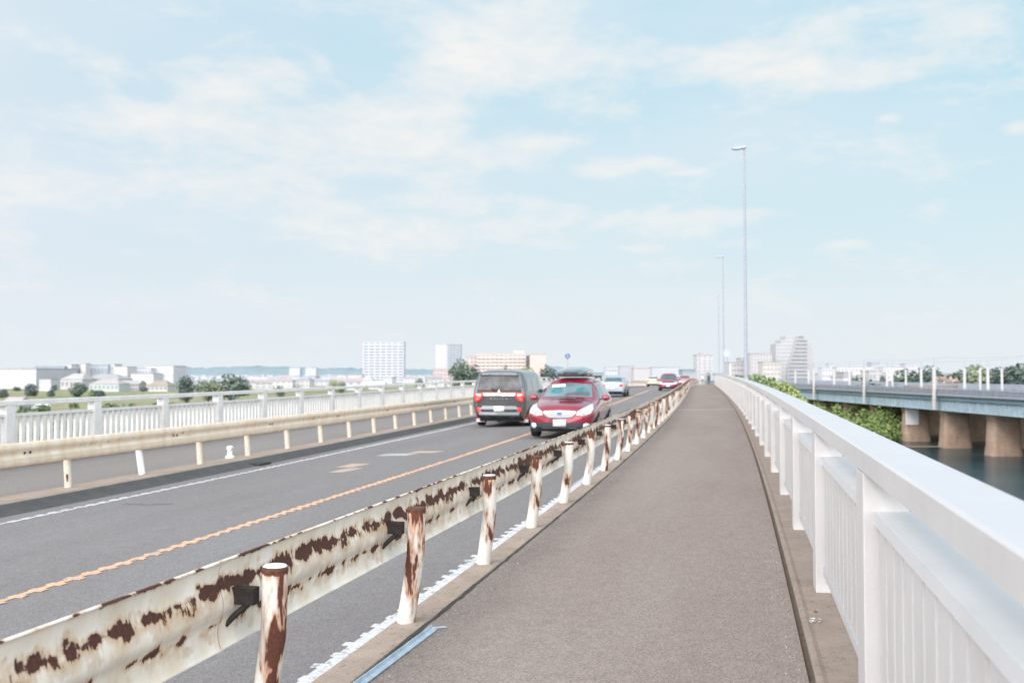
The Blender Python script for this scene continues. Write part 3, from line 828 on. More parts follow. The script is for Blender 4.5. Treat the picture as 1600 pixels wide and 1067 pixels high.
for mir in (False, True):
    decal(v, bv, 'side_skirt', [(-1.0, .27), (1.0, .27), (1.0, .40), (-1.0, .40)], M['blackplastic'], 'x', 1, .01, .2, mirror=mir)
    decal(v, bv, 'door_handle', [(-.12, .98), (.02, .98), (.02, 1.01), (-.12, 1.01)], M['chrome'], 'x', 1, .02, .2, mirror=mir)
    mirror_(v, .90, 1.15, 1.16, M['blackplastic'], -1 if mir else 1)
    decal(v, bv, 'headlight', [(.45, .88), (.70, .86), (.74, .98), (.50, 1.0)], M['headlight'], 'y', 1, .015, mirror=mir)
# lettering and badge on the tailgate
def lettering(txt, size, mat, parent, loc, rot, name='lettering', spacing=1.0):
    cu = bpy.data.curves.new(name, 'FONT'); cu.body = txt; cu.size = size; cu.align_x = 'CENTER'; cu.align_y = 'CENTER'
    cu.extrude = .004; cu.space_character = spacing
    to = bpy.data.objects.new(name, cu); C.objects.link(to)
    bpy.context.view_layer.update()
    me = bpy.data.meshes.new_from_object(to.evaluated_get(bpy.context.evaluated_depsgraph_get()))
    bpy.data.objects.remove(to); me.materials.clear(); me.materials.append(mat)
    o = bpy.data.objects.new(name, me); C.objects.link(o); o.parent = parent; o.location = loc; o.rotation_euler = rot
    return o
lettering('DELICA', .115, M['silver'], v, (0, -2.405, .935), (math.radians(90), 0, 0), spacing=1.75)
bd = MB()
for a in (90, 210, 330):
    c, s_ = math.cos(math.radians(a)), math.sin(math.radians(a))
    P = [(0, 0), (.032*c - .022*s_, .032*s_ + .022*c), (.064*c, .064*s_), (.032*c + .022*s_, .032*s_ - .022*c)]
    bd.face([bd.vert((x, 0, z)) for x, z in P])
o = bd.build('badge', M['chrome'], v); o.location = (0, -2.392, 1.18)

# the red wagon coming towards us
red = carpaint('wagon_red_paint', (.31, .022, .048), .35, .22, 1.0)
w = car_root('station_wagon', 28.15, -4.42, False, 'red station wagon coming this way with a dark box on its roof', 'car')
body_m = loft(WAGON).mesh('body', red, True)
body = bpy.data.objects.new('body', body_m); C.objects.link(body); body.parent = w
bm = bmesh.new(); bm.from_mesh(body_m); bv = BVHTree.FromBMesh(bm); bm.free()
ws = decal(w, bv, 'windscreen', [(-.68, 1.06), (0, 1.085), (.68, 1.06), (.585, 1.405), (0, 1.455), (-.585, 1.405)], glass_('pale_windscreen', (.12, .18, .20), .06), 'y', 1, .012, .06)  # pale tint stands in for sky reflected in the screen
decal(ws, bv, 'sun_visor', [(.50, 1.33), (.50, 1.39), (.14, 1.415), (.12, 1.35)], M['plate'], 'y', 1, .02)
decal(ws, bv, 'dashboard_shape', [(-.60, 1.10), (.10, 1.11), (.05, 1.17), (-.15, 1.20), (-.56, 1.20)], M['interior'], 'y', 1, .018)
for xx in (-.34, .34):
    decal(ws, bv, 'seat_back', [(xx-.17, 1.17), (xx+.17, 1.17), (xx+.15, 1.29), (xx+.08, 1.335), (xx-.08, 1.335), (xx-.15, 1.29)], surf('seat_teal', (.05, .16, .18), .3, 9, .6), 'y', 1, .016)
decal(w, bv, 'sunroof', [(-.40, -.55), (.40, -.55), (.38, .06), (-.38, .06)], M['glassdark'], 'z', 1, .01)
gr_ = decal(w, bv, 'grille', [(-.44, .735), (0, .755), (.44, .735), (.39, .60), (.30, .545), (-.30, .545), (-.39, .60)], M['chrome'], 'y', 1, .016, .07, .012)
decal(gr_, bv, 'grille_mesh', [(-.39, .715), (.39, .715), (.355, .61), (.285, .565), (-.285, .565), (-.355, .61)], surf('grille_grey', (.42, .43, .44), .25, 30, .35, metallic=.4), 'y', 1, .026, .07)
decal(gr_, bv, 'grille_bar', [(-.36, .655), (-.10, .655), (0, .625), (.10, .655), (.36, .655), (.36, .675), (.10, .675), (0, .648), (-.10, .675), (-.36, .675)], M['chrome'], 'y', 1, .036, .2)
decal(gr_, bv, 'badge', circ(0, .667, .065, 16, .04), surf('badge_blue', (.10, .16, .38), .1, 8, .3), 'y', 1, .044)
for mir in (False, True):
    hl = decal(w, bv, 'headlight', [(.44, .62), (.60, .605), (.80, .66), (.845, .76), (.80, .90), (.73, .90), (.60, .80), (.47, .72)], M['headlight'], 'y', 1, .018, .07, .02, mirror=mir)
    decal(hl, bv, 'reflector', circ(.63, .69, .055), M['silver'], 'y', 1, .034, mirror=mir)
    decal(hl, bv, 'indicator', [(.74, .80), (.80, .82), (.79, .88), (.745, .875)], surf('amber', (.75, .45, .15), .1, 9, .2), 'y', 1, .034, mirror=mir)
    fg = decal(w, bv, 'fog_light', circ(.70, .345, .085, 14, .075), M['headlight'], 'y', 1, .03, .06, .02, mirror=mir)
    decal(w, bv, 'side_cladding', [(-1.05, .24), (1.0, .24), (1.0, .36), (-1.05, .36)], M['blackplastic'], 'x', 1, .008, .2, mirror=mir)
    mirror_(w, .90, .62, 1.04, red, -1 if mir else 1)
    for yy in (.05, -.98): decal(w, bv, 'door_handle', [(yy, .86), (yy+.16, .86), (yy+.16, .89), (yy, .89)], red, 'x', 1, .022, .3, mirror=mir, thick=.01)
decal(w, bv, 'lower_bumper', [(-.82, .25), (.82, .25), (.84, .40), (.50, .43), (-.50, .43), (-.84, .40)], M['blackplastic'], 'y', 1, .012)
decal(w, bv, 'skid_strip', [(-.50, .265), (.50, .265), (.46, .30), (-.46, .30)], M['silver'], 'y', 1, .018)
plate_(w, bv, 1, .42, .34, .18)
decal(w, bv, 'bonnet_scoop', [(-.30, 1.12), (.30, 1.12), (.26, 1.40), (-.26, 1.40)], red, 'z', 1, .035, .1)
decal(w, bv, 'scoop_opening', [(-.25, 1.385), (.25, 1.385), (.25, 1.425), (-.25, 1.425)], M['blackplastic'], 'z', 1, .028)
side_windows(w, bv, [[(-2.05, 1.02), (-1.25, 1.0), (-1.25, 1.38), (-1.85, 1.35)], [(-1.2, 1.0), (-.28, .99), (-.28, 1.42), (-1.2, 1.41)], [(-.22, .99), (.74, .98), (.18, 1.36), (-.22, 1.41)]], M['glass'])
arches(w, bv, (-1.37, 1.38), .375); wheels(w, (-1.37, 1.38), .80, .34)
decal(w, bv, 'rear_window', [(-.66, 1.04), (.66, 1.04), (.56, 1.34), (-.56, 1.34)], M['glassdark'], 'y', -1, .01)
for sg in (-1, 1):
    MB().tube([(sg*.62, .15, 1.50), (sg*.63, .05, 1.565), (sg*.645, -.6, 1.60), (sg*.64, -1.5, 1.585), (sg*.62, -1.75, 1.51)], .022, 8).build('roof_rail', M['silver'], w, True)
for yy in (-.15, -1.0):
    MB().box((0, yy, 1.635), (1.42, .06, .03)).build('roof_bar', M['blackplastic'], w)
    for sg in (-1, 1): MB().box((sg*.655, yy, 1.612), (.09, .10, .05)).build('bar_foot', M['blackplastic'], w)
# roof box: its own thing, carried on the bars
rb = car_root('roof_box', 28.15, -4.42, False, 'dark glossy roof box tapering to the front on top of the red wagon', 'roof box', None)
def bx(y, wd, z0, z1, k=.75): return [Vector((x, y, z)) for x, z in ((0, z0), (wd*.85, z0), (wd, z0+.05), (wd, z0 + (z1-z0)*.5), (wd*.97, z0 + (z1-z0)*.72), (wd*k, z1-.03), (wd*k*.6, z1), (0, z1+.005))]
lid = loft([bx(.42, .20, 1.68, 1.72), bx(.36, .34, 1.655, 1.76), bx(.05, .42, 1.652, 1.83), bx(-.6, .44, 1.652, 1.90), bx(-1.3, .44, 1.652, 1.90), bx(-1.45, .38, 1.67, 1.86)], 5, 4)
boxdark = carpaint('roof_box_dark', (.11, .13, .15), .5, .14, 1.0)
lid.build('shell', boxdark, rb, True)
mb = MB()
for sg in (-1, 1): mb.box((sg*.437, -.55, 1.72), (.012, 1.5, .02))
mb.build('seam', M['silver'], rb)

def simple_car(name, s, d, away, paint, label, cat, shape=SEDAN, sc=1.0, lights=True):
    r = car_root(name, s, d, away, label, cat); r.scale = (sc, sc, sc)
    me = loft(shape, 5, 4).mesh('body', paint, True)
    o = bpy.data.objects.new('body', me); C.objects.link(o); o.parent = r
    bm = bmesh.new(); bm.from_mesh(me); bv = BVHTree.FromBMesh(bm); bm.free()
    sed = shape is SEDAN
    if sed:
        decal(r, bv, 'windscreen', [(-.64, 1.02), (.64, 1.02), (.53, 1.34), (-.53, 1.34)], M['glass'], 'y', 1, .012)
        decal(r, bv, 'rear_window', [(-.62, 1.08), (.62, 1.08), (.52, 1.33), (-.52, 1.33)], M['glass'], 'y', -1, .012)
        side_windows(r, bv, [[(-1.15, .97), (-.25, .96), (-.25, 1.33), (-.75, 1.33)], [(-.2, .96), (.72, .95), (.2, 1.31), (-.2, 1.33)]], M['glass'])
        hl = [(.36, .55), (.60, .57), (.70, .70), (.46, .66)]; tl = [(.45, .72), (.74, .72), (.76, .90), (.50, .90)]; gz = [(-.34, .54), (.34, .54), (.34, .64), (-.34, .64)]
        ax = (-1.3, 1.32)
    else:
        decal(r, bv, 'windscreen', [(-.68, 1.06), (.68, 1.06), (.585, 1.405), (-.585, 1.405)], M['glass'], 'y', 1, .012)
        decal(r, bv, 'rear_window', [(-.66, 1.04), (.66, 1.04), (.56, 1.34), (-.56, 1.34)], M['glass'], 'y', -1, .012)
        side_windows(r, bv, [[(-2.05, 1.02), (-1.25, 1.0), (-1.25, 1.38), (-1.85, 1.35)], [(-1.2, 1.0), (-.28, .99), (-.28, 1.42), (-1.2, 1.41)], [(-.22, .99), (.74, .98), (.18, 1.36), (-.22, 1.41)]], M['glass'])
        hl = [(.44, .62), (.60, .605), (.80, .66), (.80, .84), (.60, .78), (.47, .72)]; tl = [(.60, .75), (.82, .75), (.80, 1.02), (.66, 1.0)]; gz = [(-.40, .56), (.40, .56), (.44, .70), (-.44, .70)]
        ax = (-1.37, 1.38)
    for mir in (False, True):
        decal(r, bv, 'headlight', hl, M['headlight'], 'y', 1, .016, mirror=mir)
        decal(r, bv, 'tail_light', tl, M['redlight'], 'y', -1, .016, mirror=mir)
        mirror_(r, .86, .62, 1.0, paint, -1 if mir else 1)
    decal(r, bv, 'grille', gz, M['chrome'], 'y', 1, .014)
    decal(r, bv, 'lower_bumper', [(-.70, .26), (.70, .26), (.70, .40), (-.70, .40)], M['blackplastic'], 'y', 1, .01)
    decal(r, bv, 'rear_bumper', [(-.74, .26), (.74, .26), (.74, .40), (-.74, .40)], M['blackplastic'], 'y', -1, .01)
    plate_(r, bv, 1, .45); plate_(r, bv, -1, .62 if sed else .80)
    arches(r, bv, ax, .35); wheels(r, ax, .76, .32)
    return r
silverp = carpaint('silver_blue_paint', (.40, .48, .54), .35, .3)
simple_car('car', 70.6, -7.05, True, silverp, 'pale silver-blue car driving away just behind the red wagon', 'car')
simple_car('car', 89.6, -3.85, False, carpaint('maroon_paint', (.26, .03, .06), .3, .3), 'small dark red car with a white plate coming this way farther up the bridge', 'car', WAGON, .96)
simple_car('car', 138, -7.7, True, carpaint('cream_paint', (.70, .62, .45), .1, .35), 'cream coloured car in the far lane near the top of the bridge', 'car')
simple_car('car', 143, -4.5, False, carpaint('white_paint', (.72, .76, .82), .1, .35), 'small white car half hidden behind the dark red car', 'car')
simple_car('car', 135, -3.45, False, carpaint('pink_paint', (.62, .22, .22), .1, .35), 'tiny pinkish red car farthest up the bridge beside the rusty guardrail', 'car')

# ------------------------------------------------------------------ people far up the walkway
def person(loc, rz, label, top, legs, hair, skin, stride=.16, height=1.7, group='people on the walkway'):
    root = empty('person', loc, rz, label, 'person', group)
    V, E_, Rr = [], [], []
    def add(p, r, par=None):
        V.append(Vector(p)); Rr.append(r)
        if par is not None: E_.append((par, len(V)-1))
        return len(V)-1
    pel = add((0, 0, .93), .135); sp1 = add((0, .0, 1.08), .13, pel); sp2 = add((0, .01, 1.26), .15, sp1); ch = add((0, .015, 1.40), .13, sp2)
    nk = add((0, .02, 1.485), .052, ch); h1 = add((0, .035, 1.545), .075, nk); h2 = add((0, .035, 1.63), .092, h1); h3 = add((0, .02, 1.69), .05, h2)
    add((0, .135, 1.585), .012, h1)
    for sg in (-1, 1):
        hip = add((sg*.09, 0, .88), .092, pel); kn = add((sg*.10, sg*stride*.6, .48), .062, hip); an = add((sg*.10, sg*stride - .03, .085), .042, kn)
        add((sg*.11, sg*stride + .12, .035), .034, an)
        shd = add((sg*.175, .01, 1.395), .062, ch); el = add((sg*.225, -sg*.05, 1.12), .043, shd); wr = add((sg*.235, -sg*.05 + .10, .885), .028, el)
        pm_ = add((sg*.232, -sg*.05 + .125, .82), .03, wr)
        for q in range(4):
            f1 = add((sg*(.226 + .004*q), -sg*.05 + .105 + .022*q, .768), .0095, pm_); add((sg*.220, -sg*.05 + .112 + .021*q, .735 + .006*abs(q-1.5)), .0085, f1)
        t1 = add((sg*.205, -sg*.05 + .155, .815), .0105, pm_); add((sg*.20, -sg*.05 + .175, .785), .009, t1)
    me = bpy.data.meshes.new('skeleton'); me.from_pydata(V, E_, [])
    o = bpy.data.objects.new('skeleton', me); C.objects.link(o)
    md = o.modifiers.new('Skin', 'SKIN'); md.use_smooth_shade = True
    sk = me.skin_vertices[0].data
    for i, r in enumerate(Rr): sk[i].radius = (r, r*(.78 if i in (0, 1, 2, 3) else 1)); sk[i].use_root = (i == 0)
    sb = o.modifiers.new('Sub', 'SUBSURF'); sb.levels = 1; sb.render_levels = 1
    bpy.context.view_layer.update()
    m2 = bpy.data.meshes.new_from_object(o.evaluated_get(bpy.context.evaluated_depsgraph_get()))
    bpy.data.objects.remove(o); m2.name = 'body'
    m2.materials.clear()
    for m in (skin, top, legs, M['blackplastic']): m2.materials.append(m)
    for p in m2.polygons:
        c = p.center
        arm = abs(c.x) > .185 and c.z < 1.34
        p.use_smooth = True
        p.material_index = 3 if c.z < .10 else 2 if (c.z < .95 and not arm) else 0 if (c.z > 1.47 or (arm and c.z < .93)) else 1
    b = bpy.data.objects.new('body', m2); C.objects.link(b); b.parent = root
    hb = MB()
    n = 14
    hb.lathe([(.060, 1.555), (.098, 1.60), (.106, 1.65), (.088, 1.71), (.045, 1.745), (.0, 1.752)], n, (0, .008, 0)); ho = hb.build('hair', hair, root, True); ho.scale = (.92, 1, 1)
    k = height/1.73; root.scale = (k, k, k)
    return root
skin = surf('skin', (.50, .33, .25), .06, 20, .6); hairm = surf('black_hair', (.02, .018, .018), .2, 30, .6)
p1 = person(at(152, -.35, 0), 0, 'person in dark grey clothes walking away in the middle of the walkway', surf('dark_grey_jacket', (.10, .11, .13), .15, 9, .9), surf('navy_trousers', (.05, .06, .09), .15, 9, .9), hairm, skin)
bp = MB(); bp.box((0, -.19, 1.22), (.30, .16, .42)); o = bp.build('rucksack', surf('rucksack_grey', (.13, .13, .15), .2, 9, .9)); o.parent = None
bvv = o.modifiers.new('b', 'BEVEL'); bvv.width = .06; bvv.segments = 3
o.location = at(152, -.35, 0); tag(o, 'dark rucksack on the back of the person walking away', 'rucksack')
person(at(157, -1.35, 0), .2, 'person in a pale shirt walking near the rusty guardrail', surf('white_shirt', (.66, .62, .63), .1, 9, .9), surf('grey_trousers', (.16, .16, .18), .15, 9, .9), hairm, skin, -.12, 1.55)

# ------------------------------------------------------------------ plain, river and hills
def bank(X):           # depth at which the land begins
    t = max(0, min(1, (X - 66)/22)); t2 = max(0, min(1, (-X + 10)/40))
    return 147 - 42*t*t*(3-2*t) - 25*t2 + 4*mnoise.noise(Vector((X*.05, 1, 0)))
Ds = [-120, -60, 0, 40, 70, 85, 95] + [100 + 2.5*i for i in range(34)] + [190, 200, 215, 235, 260, 290, 330, 380, 450, 540, 650, 800, 1000, 1300, 1800, 2600, 4000, 6500, 9000]
Xs = [-9000, -5000, -2500, -1200, -700, -400, -250, -160, -110, -80] + [-60 + 4*i for i in range(46)] + [130, 150, 180, 230, 320, 480, 800, 1500, 3000, 6000, 9000]
mb = MB(); idx = []
for D in Ds:
    row = []
    for X in Xs:
        b = bank(X); t = max(0, min(1, (D - b + 3)/9)); t = t*t*(3-2*t)
        z = -10.6 + (GZ + 10.6)*t + (.9*mnoise.noise(Vector((X*.03, D*.03, 4)))*t if D < 400 else 0) + .25*t
        row.append(mb.vert(lw(X, D, z)))
    idx.append(row)
for i in range(len(Ds)-1):
    for j in range(len(Xs)-1): mb.face((idx[i][j], idx[i][j+1], idx[i+1][j+1], idx[i+1][j]))
m, nt, bs = newmat('field_ground')
tc = N(nt, 'ShaderNodeTexCoord').outputs['Object']
n1 = noise_(nt, mapping(nt, tc, (.012, .03, 1)), 1, 5, .6); n2 = noise_(nt, tc, .35, 5, .65); n3 = noise_(nt, tc, 2.6, 4, .7)
col = ramp(nt, n1, [(.30, (.17, .20, .10)), (.45, (.29, .30, .18)), (.58, (.36, .345, .235)), (.72, (.20, .235, .13))])
col = mixc(nt, 1.0, col, ramp(nt, n2, [(.3, .62), (.7, 1.12)]), 'MULTIPLY'); col = mixc(nt, .8, col, ramp(nt, n3, [(.3, .7), (.7, 1.15)]), 'MULTIPLY')
# bare sand and earth at the waterline
sz = N(nt, 'ShaderNodeSeparateXYZ'); nt.links.new(tc, sz.inputs[0])
sand = ramp(nt, math_(nt, 'ADD', math_(nt, 'MULTIPLY', math_(nt, 'ADD', sz.outputs[2], 8.2), .9), math_(nt, 'MULTIPLY', n2, .35)), [(.0, 1.0), (.22, 0.0)])
col = mixc(nt, sand, col, (.22, .17, .13))
ln = N(nt, 'ShaderNodeVectorMath', operation='LENGTH'); nt.links.new(tc, ln.inputs[0])
town = ramp(nt, math_(nt, 'ADD', math_(nt, 'MULTIPLY', ln.outputs['Value'], .0005), math_(nt, 'MULTIPLY', n1, .12)), [(.38, 0.0), (.62, 1.0)])  # far ground greyed: town tones with distance haze put into the colour
col = mixc(nt, town, col, ramp(nt, noise_(nt, tc, .03, 5, .7), [(.35, (.24, .27, .25)), (.6, (.42, .41, .43))]))
nt.links.new(col, bs.inputs['Base Color']); bs.inputs['Roughness'].default_value = .95; bs.inputs['Specular IOR Level'].default_value = .1
bump(nt, bs, n3, .6, .3)
o = mb.build('ground', m, None, 2); o['kind'] = 'structure'
mb = MB(); X0, X1, D0, D1 = -500, 500, -300, 200
mb.face([mb.vert(lw(x, d, WZ)) for x, d in ((X0, D0), (X1, D0), (X1, D1), (X0, D1))])
m, nt, bs = newmat('river_water')
tc = N(nt, 'ShaderNodeTexCoord').outputs['Object']
w1 = noise_(nt, mapping(nt, tc, (.55, 1.5, 1)), 1.1, 5, .62, .4); w2 = noise_(nt, mapping(nt, tc, (.08, .2, 1)), 1, 3, .5)
nt.links.new(ramp(nt, w2, [(.35, (.012, .036, .046)), (.65, (.028, .062, .072))]), bs.inputs['Base Color'])
bs.inputs['Roughness'].default_value = .10; bs.inputs['IOR'].default_value = 1.33; bs.inputs['Specular IOR Level'].default_value = .22
bump(nt, bs, w1, .8, .22)
o = mb.build('river', m); o['kind'] = 'structure'
# sand bar at the foot of the piers
mb = MB(); n = 30
mb.face([mb.vert(lw(53 + (10 + 2*mnoise.noise(Vector((k*.5, 0, 0))))*math.cos(2*math.pi*k/n), 136 + (1.5 + .5*mnoise.noise(Vector((k*.7, 3, 0))))*math.sin(2*math.pi*k/n), WZ + .06)) for k in range(n)])
o = mb.build('sand_bar', concrete('wet_sand', (.27, .20, .155))); o['kind'] = 'structure'
# distant hills
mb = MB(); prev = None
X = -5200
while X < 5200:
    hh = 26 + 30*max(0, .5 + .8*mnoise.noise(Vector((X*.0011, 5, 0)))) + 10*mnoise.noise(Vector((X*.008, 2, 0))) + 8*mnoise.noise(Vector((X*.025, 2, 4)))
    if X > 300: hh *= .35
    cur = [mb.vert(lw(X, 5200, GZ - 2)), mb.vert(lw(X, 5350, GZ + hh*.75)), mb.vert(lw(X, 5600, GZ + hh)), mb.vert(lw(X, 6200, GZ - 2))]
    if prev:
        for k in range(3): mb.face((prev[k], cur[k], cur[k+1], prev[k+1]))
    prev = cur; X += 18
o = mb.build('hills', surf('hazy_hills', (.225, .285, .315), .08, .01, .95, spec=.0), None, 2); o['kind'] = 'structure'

# ------------------------------------------------------------------ vegetation
def leafmat(name, c, var=.4, hz=0):
    m, nt, bs = newmat(name)
    g = N(nt, 'ShaderNodeNewGeometry').outputs['Random Per Island']
    tc = N(nt, 'ShaderNodeTexCoord').outputs['Object']
    n1 = noise_(nt, tc, .55, 3, .6)
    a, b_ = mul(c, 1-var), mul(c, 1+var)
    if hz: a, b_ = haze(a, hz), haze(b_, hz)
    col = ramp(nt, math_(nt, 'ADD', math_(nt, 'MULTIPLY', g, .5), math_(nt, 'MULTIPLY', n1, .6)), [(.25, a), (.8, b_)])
    nt.links.new(col, bs.inputs['Base Color']); bs.inputs['Roughness'].default_value = .7; bs.inputs['Specular IOR Level'].default_value = .2
    return m
def leaves(mb, blobs, n, size):
    tot = sum(b[3]*b[4]*b[5] for b in blobs)
    for (cx, cy, cz, rx, ry, rz) in blobs:
        for _ in range(max(12, int(n*rx*ry*rz/tot))):
            d = Vector((random.gauss(0, 1), random.gauss(0, 1), random.gauss(0, 1))).normalized()
            r = .55 + .5*R()**.6
            c = Vector((cx + d.x*rx*r, cy + d.y*ry*r, cz + d.z*rz*r))
            nrm = (d + Vector((U(-.7, .7), U(-.7, .7), U(-.4, .8)))).normalized()
            t = nrm.orthogonal().normalized(); b = nrm.cross(t); a0 = U(0, 6.28)
            t, b = t*math.cos(a0) + b*math.sin(a0), b*math.cos(a0) - t*math.sin(a0)
            s = size*U(.6, 1.35)
            k = len(mb.v)
            mb.v += [c - t*s, c - b*s*.55, c + t*s*.9, c + b*s*.55]
            mb.face((k, k+1, k+2, k+3))
def tree(name, x0, x1, yt, D, c, label, group, hz=True, nleaf=1500, leaf=None, base=None, cat='tree', trunk=True, seed=None, lobes=9, zb=None, tall=False):
    if name == 'shrub': lobes = 22
    zb = GZ if zb is None else zb
    p = px((x0+x1)/2, 590, D); ztop = px(0, yt, D).z
    p.z = zb - .1
    h = ztop - zb; w = (x1-x0)*D/F/2
    r = empty(name, p, U(0, 6), label, cat, group)
    blobs = []
    cb = h*(.03 if not tall else .2) if trunk else h*.03
    for k in range(lobes):
        a = U(0, 6.28); q = U(.2, .75)
        zz = cb + (h - cb)*U(.18, .80)
        k2 = 1 - .25*abs((zz - cb)/(h-cb) - .4)
        rr = U(.34, .54)
        blobs.append((math.cos(a)*w*q*k2, math.sin(a)*w*q*k2, zz, w*rr, w*rr, min((h-cb)*.30, w*rr*U(.7, 1.0))))
    blobs.append((0, 0, cb + (h-cb)*.45, w*.62, w*.62, (h-cb)*.40)); blobs.append((U(-.2, .2)*w, 0, h - (h-cb)*.22, w*.58, w*.58, (h-cb)*.22))
    for sg in (-1, 1): blobs.append((sg*w*.68, 0, cb + (h-cb)*U(.25, .5), w*.33, w*.33, (h-cb)*.24))
    mb = MB(); leaves(mb, blobs, nleaf, leaf or max(.22, w*.10))
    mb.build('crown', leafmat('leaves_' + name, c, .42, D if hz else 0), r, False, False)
    if trunk:
        tb = MB(); tb.tube([(0, 0, 0), (.05*w, 0, cb*.7), (0, .04*w, h*.5), (.03*w, 0, h*.8)], [w*.10+.06, w*.075+.05, w*.05, w*.015], 8)
        for k in range(4):
            a = U(0, 6.28); tb.tube([(0, 0, cb*.9 + k*.05*h), (math.cos(a)*w*.35, math.sin(a)*w*.35, cb + h*.22), (math.cos(a)*w*.6, math.sin(a)*w*.6, cb + h*.38)], [w*.05, w*.03, .02], 6)
        tb.build('trunk', M['bark'], r, True)
    return r
M['bark'] = surf('bark', (.10, .075, .055), .3, 4, .95)
DG, MG, YG, OL, BR = (.034, .064, .046), (.062, .105, .058), (.24, .29, .10), (.14, .18, .09), (.30, .23, .19)
# trees in the fields on the left
for x0, x1, yt, D, c, lab in (
    (-6, 14, 607, 400, DG, 'dark tree at the left edge behind the far railing'), (20, 33, 604, 560, DG, 'small dark shrub tree in front of the long grey warehouse'),
    (36, 63, 600, 430, DG, 'dark broad tree with a lopsided crown in front of the grey warehouse'), (73, 86, 608, 420, DG, 'small dark tree between the lopsided tree and the round tree'),
    (82, 91, 600, 560, DG, 'slim dark tree beside the small white block'), (103, 139, 596, 420, MG, 'large round green tree standing in the left-hand field'),
    (138, 152, 607, 430, YG, 'yellow-green bush right of the large round tree'), (143, 167, 609, 400, DG, 'low dark bush in the field right of the yellow-green bush'),
    (217, 231, 602, 540, DG, 'small dark tree among the low houses on the left'), (272, 312, 585, 330, DG, 'tall dark tree on the left of the tree clump behind the far railing'),
    (306, 346, 590, 345, OL, 'olive-green tree in the middle of the tree clump behind the far railing'), (330, 389, 583, 350, MG, 'broad tree on the right of the tree clump behind the far railing'),
    (509, 530, 592, 480, YG, 'small yellow-green tree in front of the distant houses'), (524, 543, 594, 490, OL, 'small olive tree next to the yellow-green tree'),
    (428, 446, 601, 420, MG, 'low green bush just above the far railing among houses'), (646, 664, 590, 600, MG, 'small green tree right of the white apartment tower')):
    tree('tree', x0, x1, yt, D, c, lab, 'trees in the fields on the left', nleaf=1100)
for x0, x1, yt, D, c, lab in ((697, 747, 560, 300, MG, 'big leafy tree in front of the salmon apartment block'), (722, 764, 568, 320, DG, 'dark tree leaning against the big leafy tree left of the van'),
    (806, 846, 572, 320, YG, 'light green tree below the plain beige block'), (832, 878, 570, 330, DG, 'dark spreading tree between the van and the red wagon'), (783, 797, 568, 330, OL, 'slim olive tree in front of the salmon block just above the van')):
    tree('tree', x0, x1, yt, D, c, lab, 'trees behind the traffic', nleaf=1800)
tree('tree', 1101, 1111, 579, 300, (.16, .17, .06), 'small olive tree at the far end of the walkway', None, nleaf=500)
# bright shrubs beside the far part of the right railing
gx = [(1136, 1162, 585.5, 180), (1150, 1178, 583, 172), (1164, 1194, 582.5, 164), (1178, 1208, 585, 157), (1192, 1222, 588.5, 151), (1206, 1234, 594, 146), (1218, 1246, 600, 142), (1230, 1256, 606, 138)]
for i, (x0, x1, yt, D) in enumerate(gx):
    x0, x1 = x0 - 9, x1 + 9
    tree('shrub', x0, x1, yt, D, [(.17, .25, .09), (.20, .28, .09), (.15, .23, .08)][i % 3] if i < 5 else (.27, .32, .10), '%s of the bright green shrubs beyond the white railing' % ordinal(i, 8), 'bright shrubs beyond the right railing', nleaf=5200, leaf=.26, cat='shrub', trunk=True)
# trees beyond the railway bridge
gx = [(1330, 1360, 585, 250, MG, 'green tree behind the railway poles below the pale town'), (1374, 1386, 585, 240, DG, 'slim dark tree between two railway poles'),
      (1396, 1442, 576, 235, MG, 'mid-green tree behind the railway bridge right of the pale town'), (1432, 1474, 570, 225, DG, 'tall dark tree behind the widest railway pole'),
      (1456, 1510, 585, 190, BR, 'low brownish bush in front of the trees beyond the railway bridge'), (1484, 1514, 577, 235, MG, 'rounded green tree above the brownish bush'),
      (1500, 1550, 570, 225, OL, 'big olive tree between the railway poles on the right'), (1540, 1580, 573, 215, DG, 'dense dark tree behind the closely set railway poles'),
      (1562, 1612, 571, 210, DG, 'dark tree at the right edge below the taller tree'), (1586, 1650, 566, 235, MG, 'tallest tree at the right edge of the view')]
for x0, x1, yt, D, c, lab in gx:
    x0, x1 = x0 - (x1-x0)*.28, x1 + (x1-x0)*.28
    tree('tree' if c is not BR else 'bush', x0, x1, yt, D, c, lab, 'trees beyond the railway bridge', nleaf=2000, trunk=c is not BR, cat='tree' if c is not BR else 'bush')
# dark thicket on the bank behind the piers, and the grass of the near bank
def mass(name, label, cat, mat, spots, n, size):
    mb = MB(); leaves(mb, spots, n, size)
    o = mb.build(name, mat, None, False, False); tag(o, label, cat, None, 'stuff'); return o
sp = []
for k in range(110):
    X = U(72, 150); D = bank(X) + U(2, 95); r = U(2.2, 4.5); p = lw(X, D, GZ + r*.7); sp.append((p.x, p.y, p.z, r, r, r*U(.8, 1.35)))
for k in range(36):
    X = U(62, 76); D = 158 + U(0, 90); r = U(1.2, 2.4); p = lw(X, D, GZ + r*.6); sp.append((p.x, p.y, p.z, r, r, r))
mass('thicket', 'dark green thicket on the bank behind the piers of the railway bridge', 'thicket', leafmat('thicket_leaves', (.022, .058, .050), .5), sp, 15000, .5)
sp = []
for k in range(230):
    X = 59 - 29*R()**1.3; q = U(0, 1); D = 149 + 45*q*q; r = U(.8, 1.7); top = U(.3, 1.0)*(4.7 - max(0, (154 - D))*.6)
    p = lw(X, D, GZ + max(r*.4, top - r*.6)); sp.append((p.x, p.y, p.z, r, r, r*U(.8, 1.2)))
    if top > 1.6: sp.append((p.x, p.y, GZ + top*.4, r, r, r))
mass('reeds', 'bright green reeds and low scrub on the river bank left of the piers', 'reeds', leafmat('reed_leaves', (.20, .27, .095), .4), sp, 42000, .23)
sp = []
